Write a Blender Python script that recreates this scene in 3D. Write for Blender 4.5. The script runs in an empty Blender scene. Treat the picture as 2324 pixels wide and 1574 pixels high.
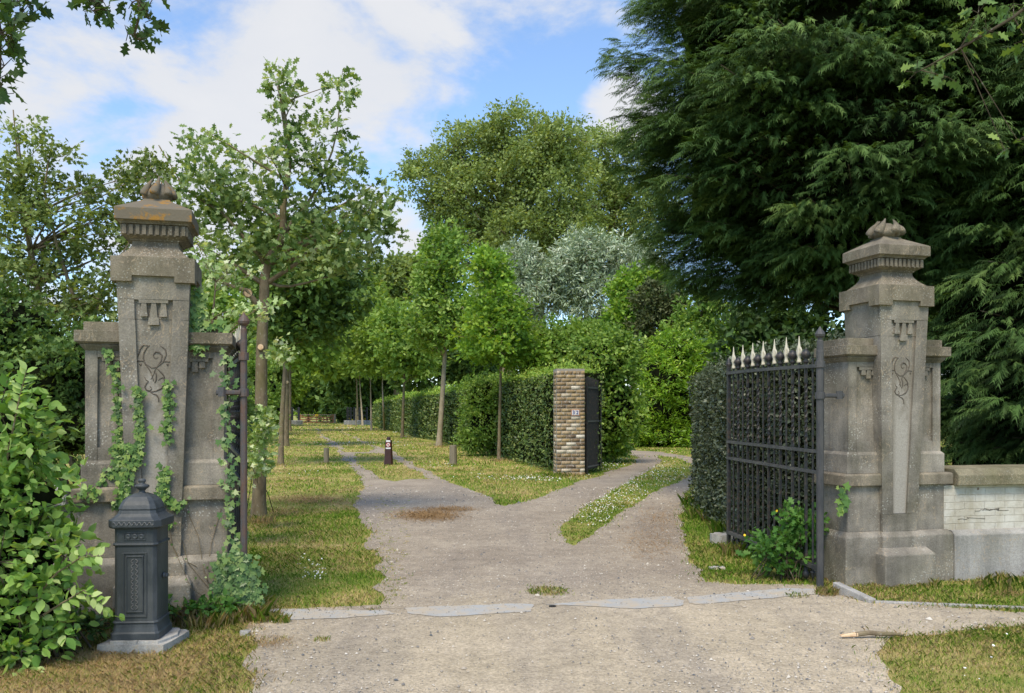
import bpy, math, random
import numpy as np
from mathutils import Vector
from mathutils.geometry import tessellate_polygon
# ------------------------------------------------------------------ camera, world, sun, exposure
scn = bpy.context.scene
H = 1.55; F = 2000.0; CX = 1162.0; HY = 937.0          # eye height, focal length / centre / horizon in 2324-wide photo pixels
cam = bpy.data.cameras.new('camera'); camo = bpy.data.objects.new('camera', cam)
scn.collection.objects.link(camo); camo.location = (0, 0, H); camo.rotation_euler = (math.radians(90), 0, 0)
cam.sensor_width = 36; cam.lens = F / 2324 * 36; cam.shift_y = (HY - 787) / 2324; cam.clip_start = 0.05; cam.clip_end = 3000
scn.camera = camo
SUN_EL, SUN_AZ = math.radians(56), math.radians(196)    # azimuth measured from +Y clockwise
wd = bpy.data.worlds.new("World"); scn.world = wd; wd.use_nodes = True
nt = wd.node_tree; N = nt.nodes; L = nt.links; N.clear()
wout = N.new('ShaderNodeOutputWorld'); bg = N.new('ShaderNodeBackground'); bg.inputs[1].default_value = 0.14
sky = N.new('ShaderNodeTexSky'); sky.sky_type = 'NISHITA'; sky.sun_disc = False
sky.sun_elevation = SUN_EL; sky.sun_rotation = SUN_AZ; sky.air_density = 1.0; sky.dust_density = 0.6; sky.ozone_density = 2.2
tc = N.new('ShaderNodeTexCoord')
def wm(op, a, b=None, c=None, clamp=False):
    n = N.new('ShaderNodeMath'); n.operation = op; n.use_clamp = clamp
    for i, v in enumerate((a, b, c)):
        if v is None: continue
        if isinstance(v, (int, float)): n.inputs[i].default_value = v
        else: L.new(v, n.inputs[i])
    return n.outputs[0]
nrm = N.new('ShaderNodeVectorMath'); nrm.operation = 'NORMALIZE'; L.new(tc.outputs['Generated'], nrm.inputs[0])
def blob(px, py, rad, amp):
    d = Vector(((px - CX) / F, 1, (HY - py) / F)).normalized()
    n = N.new('ShaderNodeVectorMath'); n.operation = 'DISTANCE'; L.new(nrm.outputs[0], n.inputs[0]); n.inputs[1].default_value = d
    g = wm('DIVIDE', n.outputs['Value'], rad / F)
    return wm('MULTIPLY', wm('POWER', 2.718, wm('MULTIPLY', wm('MULTIPLY', g, g), -1.0)), amp)
acc = None
for b in [(120, 200, 330, .55), (560, 380, 260, .42), (760, 110, 190, .5), (940, 170, 130, .48), (520, 130, 200, .18), (1400, 245, 75, .62), (950, 555, 70, .4),
          (1200, 60, 180, .16), (350, 560, 260, .25), (1150, 330, 150, -.4), (1250, 210, 90, -.3), (300, 250, 85, -.28), (880, 360, 60, -.3), (170, 300, 70, -.15), (420, 60, 60, -.2), (1050, 430, 120, -.2)]:
    v = blob(*b); acc = v if acc is None else wm('ADD', acc, v)
mp = N.new('ShaderNodeMapping'); mp.inputs['Scale'].default_value = (1.0, 1.0, 1.9); L.new(nrm.outputs[0], mp.inputs[0])
n1 = N.new('ShaderNodeTexNoise'); n1.inputs['Scale'].default_value = 5.5; n1.inputs['Detail'].default_value = 9; n1.inputs['Roughness'].default_value = .58; n1.inputs['Distortion'].default_value = .3
L.new(mp.outputs[0], n1.inputs['Vector'])
n2 = N.new('ShaderNodeTexNoise'); n2.inputs['Scale'].default_value = 22; n2.inputs['Detail'].default_value = 6; n2.inputs['Roughness'].default_value = .6
L.new(mp.outputs[0], n2.inputs['Vector'])
base = wm('ADD', wm('MULTIPLY', wm('SUBTRACT', n1.outputs[0], .5), 2.2), wm('MULTIPLY', wm('SUBTRACT', n2.outputs[0], .5), .7))
tot = wm('ADD', wm('ADD', base, wm('MULTIPLY', acc, .95)), -.13)
mr = N.new('ShaderNodeMapRange'); mr.interpolation_type = 'SMOOTHSTEP'; mr.inputs[1].default_value = -.12; mr.inputs[2].default_value = .52; L.new(tot, mr.inputs[0])
cloudcol = N.new('ShaderNodeMix'); cloudcol.data_type = 'RGBA'
L.new(n1.outputs[0], cloudcol.inputs[0]); cloudcol.inputs[6].default_value = (2.9, 3.05, 3.35, 1); cloudcol.inputs[7].default_value = (3.85, 3.8, 3.75, 1)
boost = N.new('ShaderNodeMix'); boost.data_type = 'RGBA'; boost.blend_type = 'MULTIPLY'; boost.inputs[0].default_value = 1
L.new(sky.outputs[0], boost.inputs[6]); boost.inputs[7].default_value = (.9, 1.0, 1.08, 1)
mx = N.new('ShaderNodeMix'); mx.data_type = 'RGBA'; L.new(wm('ADD', wm('MULTIPLY', mr.outputs[0], .9), .05), mx.inputs[0]); L.new(boost.outputs[2], mx.inputs[6]); L.new(cloudcol.outputs[2], mx.inputs[7])
L.new(mx.outputs[2], bg.inputs[0]); L.new(bg.outputs[0], wout.inputs[0])
sl = bpy.data.lights.new('sun', 'SUN'); sl.energy = 2.45; sl.angle = math.radians(24); sl.color = (1, .88, .7)
so = bpy.data.objects.new('sun', sl); scn.collection.objects.link(so)
sd = Vector((math.sin(SUN_AZ) * math.cos(SUN_EL), math.cos(SUN_AZ) * math.cos(SUN_EL), math.sin(SUN_EL)))
so.rotation_euler = sd.to_track_quat('Z', 'Y').to_euler(); so.location = (0, -5, 30)
scn.view_settings.view_transform = 'Standard'; scn.view_settings.look = 'None'; scn.view_settings.gamma = 1; scn.view_settings.exposure = 0.78
scn.cycles.max_bounces = 9; scn.cycles.diffuse_bounces = 7; scn.cycles.transmission_bounces = 6; scn.cycles.transparent_max_bounces = 4

# ------------------------------------------------------------------ helpers
rs = np.random.RandomState(7)
def P(x, y, Z): return np.array(((x - CX) * Z / F, Z, H - (y - HY) * Z / F))
def G(x, y):
    Z = F * H / (y - HY); return ((x - CX) * Z / F, Z)
def tag(o, label=None, cat=None, group=None, kind=None):
    if label: o['label'] = label
    if cat: o['category'] = cat
    if group: o['group'] = group
    if kind: o['kind'] = kind
    return o
def empty(name, loc=(0, 0, 0), rz=0, label=None, cat=None, group=None):
    o = bpy.data.objects.new(name, None); scn.collection.objects.link(o); o.location = loc; o.rotation_euler = (0, 0, rz)
    o.empty_display_size = .2
    return tag(o, label, cat, group)
def link(o, parent=None):
    scn.collection.objects.link(o)
    if parent is not None: o.parent = parent
    return o
def copy_tree(o, parent=None):
    kids = [c for c in bpy.data.objects if c.parent == o]
    c = o.copy(); scn.collection.objects.link(c); c.parent = parent
    for k in kids: copy_tree(k, c)
    return c
class MB:
    def __init__(s): s.v = []; s.f = []
    def add(s, vs, fs):
        b = len(s.v); s.v += [tuple(float(c) for c in p) for p in vs]; s.f += [tuple(i + b for i in f) for f in fs]; return s
    def box(s, x0, x1, y0, y1, z0, z1):
        return s.add([(x0,y0,z0),(x1,y0,z0),(x1,y1,z0),(x0,y1,z0),(x0,y0,z1),(x1,y0,z1),(x1,y1,z1),(x0,y1,z1)],
                     [(0,3,2,1),(4,5,6,7),(0,1,5,4),(1,2,6,5),(2,3,7,6),(3,0,4,7)])
    def loft(s, secs):          # secs: (x0,x1,y0,y1,z) rectangles bottom to top
        vs = []; fs = []
        for (x0, x1, y0, y1, z) in secs: vs += [(x0,y0,z),(x1,y0,z),(x1,y1,z),(x0,y1,z)]
        n = len(secs)
        for i in range(n - 1):
            for k in range(4):
                a = i*4+k; b = i*4+(k+1) % 4; fs.append((a, b, b+4, a+4))
        fs.append((3,2,1,0)); fs.append(tuple((n-1)*4+k for k in range(4)))
        return s.add(vs, fs)
    def sq(s, cx, cy, prof, ry=None):  # prof: (halfwidth, z)
        return s.loft([(cx-w, cx+w, cy-w, cy+w, z) for w, z in prof])
    def octo(s, cx, cy, prof, ch=.22): # chamfered square sections
        vs = []; n = len(prof); fs = []
        for (w, z) in prof:
            c = w * ch
            for (x, y) in [(-w+c,-w),(w-c,-w),(w,-w+c),(w,w-c),(w-c,w),(-w+c,w),(-w,w-c),(-w,-w+c)]: vs.append((cx+x, cy+y, z))
        for i in range(n-1):
            for k in range(8):
                a = i*8+k; b = i*8+(k+1) % 8; fs.append((a,b,b+8,a+8))
        fs.append(tuple(range(7,-1,-1))); fs.append(tuple((n-1)*8+k for k in range(8)))
        return s.add(vs, fs)
    def plate(s, poly, yf, t, back=.012):  # polygon in xz raised t in front of surface yf(z)
        n = len(poly); vs = [(x, yf(z)-t, z) for x, z in poly] + [(x, yf(z)+back, z) for x, z in poly]
        tri = tessellate_polygon([[Vector((x, z, 0)) for x, z in poly]])
        fs = [tuple(t_) for t_ in tri] + [tuple(i+n for i in reversed(t_)) for t_ in tri]
        fs += [(i, (i+1) % n, (i+1) % n + n, i+n) for i in range(n)]
        return s.add(vs, fs)
    def tube(s, pts, rad, n=8, cap=True):
        pts = [Vector(p) for p in pts]; m = len(pts)
        if isinstance(rad, (int, float)): rad = [rad]*m
        vs = []; fs = []; up = None
        for i, p in enumerate(pts):
            d = (pts[min(i+1, m-1)] - pts[max(i-1, 0)])
            if d.length < 1e-9: d = Vector((0,0,1))
            d.normalize()
            if up is None: up = Vector((0,1,0)) if abs(d.y) < .9 else Vector((1,0,0))
            a = up - d*up.dot(d)
            if a.length < 1e-6: a = d.orthogonal()
            a.normalize(); up = a; b = d.cross(a)
            for k in range(n):
                t = 2*math.pi*k/n + math.pi/n; vs.append(p + (a*math.cos(t) + b*math.sin(t))*rad[i])
        for i in range(m-1):
            for k in range(n):
                a = i*n+k; b = i*n+(k+1) % n; fs.append((a, b, b+n, a+n))
        if cap: fs.append(tuple(range(n-1,-1,-1))); fs.append(tuple((m-1)*n+k for k in range(n)))
        return s.add(vs, fs)
    def lathe(s, prof, c=(0,0,0), n=16, fn=None):
        vs = []; fs = []; m = len(prof)
        for (r, z) in prof:
            for k in range(n):
                t = 2*math.pi*k/n; q = r*(fn(t, z) if fn else 1)
                vs.append((c[0]+q*math.cos(t), c[1]+q*math.sin(t), c[2]+z))
        for i in range(m-1):
            for k in range(n):
                a = i*n+k; b = i*n+(k+1) % n; fs.append((a,b,b+n,a+n))
        fs.append(tuple(range(n-1,-1,-1))); fs.append(tuple((m-1)*n+k for k in range(n)))
        return s.add(vs, fs)
    def build(s, name, mat, parent=None, bevel=0, smooth=False, sub=0):
        me = bpy.data.meshes.new(name); me.from_pydata(s.v, [], s.f); me.validate(); me.materials.append(mat)
        if smooth: me.polygons.foreach_set('use_smooth', [True]*len(me.polygons))
        o = bpy.data.objects.new(name, me); link(o, parent)
        if bevel:
            m = o.modifiers.new('bevel', 'BEVEL'); m.width = bevel; m.segments = 2; m.limit_method = 'ANGLE'; m.angle_limit = math.radians(35)
        if sub:
            m = o.modifiers.new('sub', 'SUBSURF'); m.levels = sub; m.render_levels = sub
        return o
def raw_mesh(name, V, loops, starts, mat, parent=None, tint=None, smooth=False):
    me = bpy.data.meshes.new(name); V = np.asarray(V, np.float32)
    me.vertices.add(len(V)); me.vertices.foreach_set('co', V.ravel())
    me.loops.add(len(loops)); me.loops.foreach_set('vertex_index', np.asarray(loops, np.int32))
    me.polygons.add(len(starts)); me.polygons.foreach_set('loop_start', np.asarray(starts, np.int32))
    me.update(calc_edges=True)
    if tint is not None:
        a = me.attributes.new('tint', 'FLOAT', 'POINT'); a.data.foreach_set('value', np.asarray(tint, np.float32))
    me.materials.append(mat)
    o = bpy.data.objects.new(name, me); link(o, parent); return o
def nz(a): return a / np.maximum(np.linalg.norm(a, axis=-1, keepdims=True), 1e-9)
# ---- leaf templates: (verts in leaf plane, +Y axis, normal +Z; faces)
T_QUAD = (np.array([(-.28,.35,0),(0,0,0),(.28,.35,0),(0,1,-.08)]), [(1,2,3,0)])
T_OVAL = (np.array([(0,0,0),(.26,.25,.05),(.3,.55,.05),(.12,.85,.0),(0,1,-.08),(-.12,.85,.0),(-.3,.55,.05),(-.26,.25,.05),(0,.5,0)]),
          [(0,1,2,8),(8,2,3,4),(0,8,6,7),(8,4,5,6)])
T_LANCE = (np.array([(0,0,0),(.13,.4,.02),(0,1,-.12),(-.13,.4,.02)]), [(0,1,2,3)])
T_OAK = (np.array([(0,0,0),(.2,.18,.03),(.1,.3,.0),(.36,.42,.05),(.16,.55,0),(.32,.75,.03),(.1,.8,0),(0,1,-.06),(-.1,.8,0),(-.32,.75,.03),(-.16,.55,0),(-.36,.42,.05),(-.1,.3,0),(-.2,.18,.03)]),
         [(0,1,2,12,13),(2,3,4,10,11,12),(4,5,6,8,9,10),(6,7,8)])
T_IVY = (np.array([(0,0,0),(.42,-.05,.02),(.28,.3,0),(.4,.6,.02),(.16,.6,0),(0,1,-.05),(-.16,.6,0),(-.4,.6,.02),(-.28,.3,0),(-.42,-.05,.02)]),
         [(0,1,2,8,9),(2,3,4,6,7,8),(4,5,6)])
def _spray(seed, nside=8):
    r = random.Random(seed); v = []; f = []
    def blade(x0, y0, z0, x1, y1, z1, w):
        b = len(v); dx, dy = x1-x0, y1-y0; l = math.hypot(dx, dy) or 1; px, py = -dy/l*w, dx/l*w
        v.extend([(x0+px,y0+py,z0),(x0-px,y0-py,z0),(x1,y1,z1)]); f.append((b,b+1,b+2))
    def zc(y): return -.34*y*y
    blade(0,0,0, 0,.5,zc(.5), .022); blade(0,.45,zc(.45), 0,1,zc(1), .02)
    for i in range(nside):
        y = .06 + .84*i/(nside-1); ln = (.4*(1-.62*y))*r.uniform(.75,1.25)
        for sgn in (-1, 1):
            y1 = y + ln*r.uniform(.8,1.0); x1 = sgn*ln*r.uniform(.4,.62); z1 = zc(y1) + r.uniform(-.14,.03)
            blade(0, y, zc(y), x1, y1, z1, .026)
            if ln > .2: blade(x1*.4, y+(y1-y)*.4, (zc(y)+z1)/2, x1*.4+sgn*ln*.33, y+(y1-y)*.4+ln*.22, z1-.04, .022)
    return (np.array(v), f)
T_SPRAYS = [_spray(1), _spray(2, 7)]
def leaf_mesh(name, pts, size, axis, normal, tmpl, mat, parent=None, tint=None):
    tv, tf = tmpl; n = len(pts); k = len(tv)
    A = nz(axis); Nn = nz(normal - A*np.sum(normal*A, axis=1, keepdims=True)); S = np.cross(A, Nn)
    sz = np.broadcast_to(np.asarray(size, float), (n,))[:, None, None]
    V = pts[:, None, :] + sz*(tv[None,:,0:1]*S[:,None,:] + tv[None,:,1:2]*A[:,None,:] + tv[None,:,2:3]*Nn[:,None,:])
    fl = np.array([i for f in tf for i in f]); ln = np.array([len(f) for f in tf]); st = np.concatenate([[0], np.cumsum(ln)[:-1]])
    loops = (fl[None,:] + (np.arange(n)*k)[:,None]).ravel(); starts = (st[None,:] + (np.arange(n)*len(fl))[:,None]).ravel()
    if tint is None: tint = rs.rand(n)
    return raw_mesh(name, V.reshape(-1,3), loops, starts, mat, parent, np.repeat(tint, k))
def rdir(n): return nz(rs.randn(n, 3))

# ------------------------------------------------------------------ materials
def C(r, g, b):     # photo-like sRGB 0..255 to linear
    return tuple((c/255/12.92 if c/255 <= .04045 else ((c/255+.055)/1.055)**2.4) for c in (r, g, b)) + (1,)
class M_:
    def __init__(s, name, rough=.8, spec=.3):
        s.m = bpy.data.materials.new(name); s.m.use_nodes = True; s.n = s.m.node_tree.nodes; s.l = s.m.node_tree.links
        s.b = s.n['Principled BSDF']; s.b.inputs['Roughness'].default_value = rough; s.b.inputs['Specular IOR Level'].default_value = spec
        s.tc = s.n.new('ShaderNodeTexCoord').outputs['Object']
    def mapv(s, sc, vec=None):
        m = s.n.new('ShaderNodeMapping'); m.inputs['Scale'].default_value = sc; s.l.new(vec or s.tc, m.inputs[0]); return m.outputs[0]
    def noise(s, scale, detail=4, rough=.55, vec=None, dist=0):
        t = s.n.new('ShaderNodeTexNoise'); t.inputs['Scale'].default_value = scale; t.inputs['Detail'].default_value = detail
        t.inputs['Roughness'].default_value = rough; t.inputs['Distortion'].default_value = dist; s.l.new(vec or s.tc, t.inputs['Vector']); return t.outputs[0]
    def vor(s, scale, out='Distance', feature='F1', vec=None):
        t = s.n.new('ShaderNodeTexVoronoi'); t.feature = feature; t.inputs['Scale'].default_value = scale; s.l.new(vec or s.tc, t.inputs['Vector']); return t.outputs[out]
    def ramp(s, fac, stops):
        r = s.n.new('ShaderNodeValToRGB'); el = r.color_ramp.elements
        while len(el) < len(stops): el.new(.5)
        for e, (p, c) in zip(el, stops): e.position = p; e.color = c if not isinstance(c, (int, float)) else (c, c, c, 1)
        s.l.new(fac, r.inputs[0]); return r.outputs[0]
    def mix(s, fac, a, b, blend='MIX'):
        m = s.n.new('ShaderNodeMix'); m.data_type = 'RGBA'; m.blend_type = blend
        for i, v in ((0, fac), (6, a), (7, b)):
            if isinstance(v, (int, float)): m.inputs[i].default_value = v
            elif isinstance(v, tuple): m.inputs[i].default_value = v
            else: s.l.new(v, m.inputs[i])
        return m.outputs[2]
    def math(s, op, a, b=None):
        m = s.n.new('ShaderNodeMath'); m.operation = op
        for i, v in enumerate((a, b)):
            if v is None: continue
            if isinstance(v, (int, float)): m.inputs[i].default_value = v
            else: s.l.new(v, m.inputs[i])
        return m.outputs[0]
    def col(s, c):
        if isinstance(c, tuple): s.b.inputs['Base Color'].default_value = c
        else: s.l.new(c, s.b.inputs['Base Color'])
        return s
    def bump(s, h, dist=.01, strength=.6):
        b = s.n.new('ShaderNodeBump'); b.inputs['Strength'].default_value = strength; b.inputs['Distance'].default_value = dist
        s.l.new(h, b.inputs['Height']); s.l.new(b.outputs[0], s.b.inputs['Normal']); return s
def leaf_mat(name, cols, trans=.3, rough=.55, spec=.25):
    cols = [tuple(min(.7, v*1.55+(.008 if i < 2 else 0)) for i, v in enumerate(c_[:3]))+(1,) for c_ in cols]; trans = min(.42, trans+.08)
    m = M_(name, rough, spec); at = m.n.new('ShaderNodeAttribute'); at.attribute_name = 'tint'
    n = len(cols); c = m.ramp(at.outputs['Fac'], [(i/(n-1), cc) for i, cc in enumerate(cols)])
    c = m.mix(.35, c, m.ramp(m.noise(.9, 2), [(.35, .55), (.65, 1.25)]), 'MULTIPLY')
    m.col(c); tr = m.n.new('ShaderNodeBsdfTranslucent'); tc_ = m.mix(1.0, c, (1.35, 1.22, .45, 1), 'MULTIPLY'); m.l.new(tc_, tr.inputs[0])
    ms = m.n.new('ShaderNodeMixShader'); ms.inputs[0].default_value = trans; m.l.new(m.b.outputs[0], ms.inputs[1]); m.l.new(tr.outputs[0], ms.inputs[2])
    m.l.new(ms.outputs[0], m.n['Material Output'].inputs[0]); return m.m
def stone(name, a, b, algae=.35, lichen=.6, streak=True):
    m = M_(name, .9, .2); n = m.noise(2.2, 8, .65)
    c = m.mix(m.ramp(n, [(.35, 0), (.68, 1)]), a, b)
    if streak:
        s_ = m.ramp(m.noise(7, 5, .6, m.mapv((1, 1, .12))), [(.38, .72), (.62, 1.16)]); c = m.mix(.8, c, s_, 'MULTIPLY')
    c = m.mix(m.math('MULTIPLY', m.ramp(m.noise(1.3, 5, .6, m.mapv((1.3, 1.3, .7))), [(.45, 0), (.7, 1)]), algae), c, (.12, .115, .05, 1))
    g = m.ramp(m.noise(90, 5, .8), [(.3, .6), (.7, 1.4)]); c = m.mix(.8, c, g, 'MULTIPLY')
    vv = m.math('LESS_THAN', m.math('ADD', m.vor(48), m.math('MULTIPLY', m.noise(90, 3), .25)), .4); ar = m.ramp(m.noise(3.1, 3), [(.5, 0), (.6, 1)])
    c = m.mix(m.math('MULTIPLY', m.math('MULTIPLY', vv, ar), lichen), c, (.52, .52, .46, 1))
    # dead ivy rootlets: thin pale wiggly marks
    w = m.ramp(m.noise(9, 2, .5, m.mapv((1.6, 1.6, 1)), 1.5), [(.48, 0), (.495, 1), (.505, 1), (.52, 0)]); ar2 = m.ramp(m.noise(4, 3), [(.46, 0), (.55, 1)])
    c = m.mix(m.math('MULTIPLY', m.math('MULTIPLY', w, ar2), .55), c, (.42, .33, .22, 1))
    m.col(c); m.bump(m.math('ADD', m.noise(60, 6, .7), m.math('MULTIPLY', m.noise(9, 4), 1.2)), .006, .7); return m.m
MAT = {}
MAT['stone'] = stone('weathered_stone', (.15, .137, .112, 1), (.33, .3, .25, 1), .4)
MAT['stone_pale'] = stone('pale_stone', (.3, .29, .27, 1), (.42, .41, .385, 1), .08, .3)
MAT['stone_cap'] = stone('cap_stone', (.115, .1, .074, 1), (.26, .225, .17, 1), .4, .3)
MAT['stone_mossy'] = stone('mossy_coping', (.17, .155, .1, 1), (.28, .25, .17, 1), .7, .2)
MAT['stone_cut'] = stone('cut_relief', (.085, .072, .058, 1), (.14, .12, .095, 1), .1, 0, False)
m = M_('lichen_cap', .9, .2); c = m.mix(m.ramp(m.noise(9, 6, .7), [(.52, 0), (.62, 1)]), (.15, .13, .095, 1), (.3, .16, .035, 1)); m.col(c); m.bump(m.noise(60, 5), .005, .6); MAT['lichen_cap'] = m.m
MAT['concrete'] = stone('old_concrete', (.3, .29, .27, 1), (.4, .385, .36, 1), .25, .1)
# black iron
m = M_('black_iron', .5, .4); c = m.mix(m.ramp(m.noise(14, 6, .7), [(.5, 0), (.68, 1)]), (.022, .024, .026, 1), (.085, .06, .042, 1)); m.col(c); m.bump(m.noise(70, 4), .003, .5); MAT['iron'] = m.m
m = M_('rusty_iron', .6, .4); c = m.mix(m.ramp(m.noise(9, 7, .7, m.mapv((1, 1, .4))), [(.42, 0), (.62, 1)]), (.075, .075, .078, 1), (.12, .068, .045, 1)); m.col(c); m.bump(m.noise(50, 5), .004, .6); MAT['iron_rust'] = m.m
m = M_('grey_iron', .5, .4); c = m.mix(m.ramp(m.noise(6, 6, .7, m.mapv((1, 1, .3))), [(.4, 0), (.7, 1)]), (.04, .042, .045, 1), (.1, .095, .088, 1)); m.col(c); m.bump(m.noise(70, 4), .003, .5); MAT['iron_grey'] = m.m
m = M_('cream_paint', .6, .3); c = m.mix(m.ramp(m.noise(25, 5, .7), [(.6, 0), (.72, 1)]), (.52, .49, .38, 1), (.3, .2, .1, 1)); m.col(c); MAT['cream'] = m.m
m = M_('cast_charcoal', .52, .4); n_ = m.noise(5, 7, .7, m.mapv((1, 1, .4))); c = m.mix(m.ramp(n_, [(.45, 0), (.75, 1)]), (.036, .044, .05, 1), (.1, .11, .115, 1))
sp = m.math('LESS_THAN', m.vor(60), .08); c = m.mix(m.math('MULTIPLY', sp, .35), c, (.3, .3, .29, 1)); m.col(c); m.bump(m.noise(120, 4), .002, .5); MAT['cast'] = m.m
m = M_('cast_rubbed', .6, .3); m.col((.13, .133, .135, 1)); MAT['cast_worn'] = m.m  # even lighter grey for the worn raised relief
# bark and wood
def bark(name, a, b, green=.3, sc=1.0):
    m = M_(name, .95, .1); n_ = m.noise(11*sc, 6, .65, m.mapv((1, 1, .35))); c = m.mix(m.ramp(n_, [(.35, 0), (.65, 1)]), a, b)
    c = m.mix(m.math('MULTIPLY', m.ramp(m.noise(2.5, 4), [(.45, 0), (.6, 1)]), green), c, (.13, .14, .04, 1))
    sp = m.math('LESS_THAN', m.vor(26, vec=m.mapv((1, 1, .5))), .22); c = m.mix(m.math('MULTIPLY', sp, .35), c, (.36, .35, .3, 1))
    m.col(c); m.bump(m.noise(30*sc, 6, .7, m.mapv((1, 1, .3))), .012, .8); return m.m
MAT['bark'] = bark('tree_bark', (.13, .1, .066, 1), (.25, .2, .13, 1))
MAT['bark_dark'] = bark('dark_bark', (.05, .04, .028, 1), (.1, .08, .055, 1), .1)
MAT['bark_pale'] = bark('pale_bark', (.24, .2, .14, 1), (.36, .3, .21, 1), .2)
m = M_('cut_wood', .8, .2); m.col(m.mix(m.ramp(m.noise(30, 4), [(.4, 0), (.6, 1)]), (.55, .36, .2, 1), (.68, .5, .32, 1))); MAT['cutwood'] = m.m
m = M_('weathered_wood', .9, .2); m.col(m.mix(m.noise(30, 5, .6, m.mapv((1, 1, .12))), (.1, .085, .06, 1), (.3, .26, .19, 1))); m.bump(m.noise(40, 5, .6, m.mapv((1, 1, .1))), .008, .7); MAT['oldwood'] = m.m
m = M_('brown_wood', .7, .3); m.col(m.mix(m.noise(4, 4), (.2, .075, .04, 1), (.28, .115, .06, 1))); MAT['brownwood'] = m.m
m = M_('maroon_bollard', .4, .4); m.col(m.mix(m.noise(8, 4), (.03, .012, .01, 1), (.055, .022, .018, 1))); MAT['maroon'] = m.m
m = M_('black_wood', .7, .3); m.col(m.mix(m.noise(9, 4, .6, m.mapv((1, 1, .2))), (.012, .014, .016, 1), (.03, .034, .04, 1))); MAT['blackwood'] = m.m
def plain(name, col, rough=.5):
    m = M_(name, rough, .4); m.col(m.mix(m.math('MULTIPLY', m.noise(20, 5), .35), col, tuple(c*.6 for c in col[:3]) + (1,))); return m.m
MAT['white'] = plain('white_enamel', (.72, .72, .74, 1)); MAT['red'] = plain('red_paint', (.5, .04, .03, 1)); MAT['yellow'] = plain('yellow_sign', (.75, .5, .02, 1)); MAT['blue'] = plain('blue_numerals', (.04, .05, .22, 1), .3)
MAT['terracotta'] = plain('terracotta_frame', (.42, .2, .12, 1)); MAT['greenfence'] = plain('green_fence', (.02, .09, .07, 1)); MAT['darkprint'] = plain('dark_print', (.03, .03, .03, 1))
# ground materials
def grassy(name, blades):
    m = M_(name, .95, .1)
    n1_ = m.noise(.55, 5, .6); n2_ = m.noise(2.6, 5, .65)
    f = m.math('ADD', m.math('MULTIPLY', n1_, .55), m.math('MULTIPLY', n2_, .45))
    sx_ = m.n.new('ShaderNodeSeparateXYZ'); m.l.new(m.tc, sx_.inputs[0])      # trampled, sun-dried corner by the post box
    dry = m.math('MULTIPLY', m.ramp(m.math('DIVIDE', sx_.outputs[1], 10.0), [(.56, 1), (.66, 0)]), m.ramp(m.math('ADD', m.math('DIVIDE', sx_.outputs[0], 10.0), .5), [(.3, 1), (.45, 0)]))
    grn = m.math('MULTIPLY', m.ramp(m.math('ADD', m.math('DIVIDE', sx_.outputs[0], 10.0), .5), [(.5, 0), (.62, 1)]), m.ramp(m.math('DIVIDE', sx_.outputs[1], 30.0), [(.25, 0), (.33, 1)]))
    f = m.math('SUBTRACT', f, m.math('MULTIPLY', grn, .05))
    far_ = m.ramp(m.math('DIVIDE', sx_.outputs[1], 60.0), [(.15, 0), (.4, 1)])
    f = m.math('ADD', f, m.math('ADD', m.math('MULTIPLY', dry, .085), m.math('MULTIPLY', far_, .025)))
    # the strip by the left verge and front corner has dried out more
    if blades:
        at = m.n.new('ShaderNodeAttribute'); at.attribute_name = 'tint'
        f = m.math('ADD', f, m.math('MULTIPLY', m.math('SUBTRACT', at.outputs['Fac'], .5), .3))
        c = m.ramp(f, [(.36, (.12, .26, .02, 1)), (.45, (.21, .34, .035, 1)), (.5, (.35, .4, .08, 1)), (.56, (.56, .46, .17, 1)), (.66, (.66, .49, .27, 1))])
    else:
        f = m.math('ADD', f, m.math('MULTIPLY', m.math('SUBTRACT', m.noise(40, 5, .7), .5), .5))
        c = m.ramp(f, [(.28, (.1, .15, .02, 1)), (.45, (.19, .24, .045, 1)), (.55, (.33, .31, .09, 1)), (.7, (.48, .38, .18, 1))])
    m.col(c)
    if blades:
        tr = m.n.new('ShaderNodeBsdfTranslucent'); m.l.new(c, tr.inputs[0]); ms = m.n.new('ShaderNodeMixShader'); ms.inputs[0].default_value = .3
        m.l.new(m.b.outputs[0], ms.inputs[1]); m.l.new(tr.outputs[0], ms.inputs[2]); m.l.new(ms.outputs[0], m.n['Material Output'].inputs[0])
    else: m.bump(m.noise(60, 6, .7), .03, .8)
    return m.m
MAT['lawn'] = grassy('lawn_soil', False); MAT['blades'] = grassy('grass_blades', True)
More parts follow.
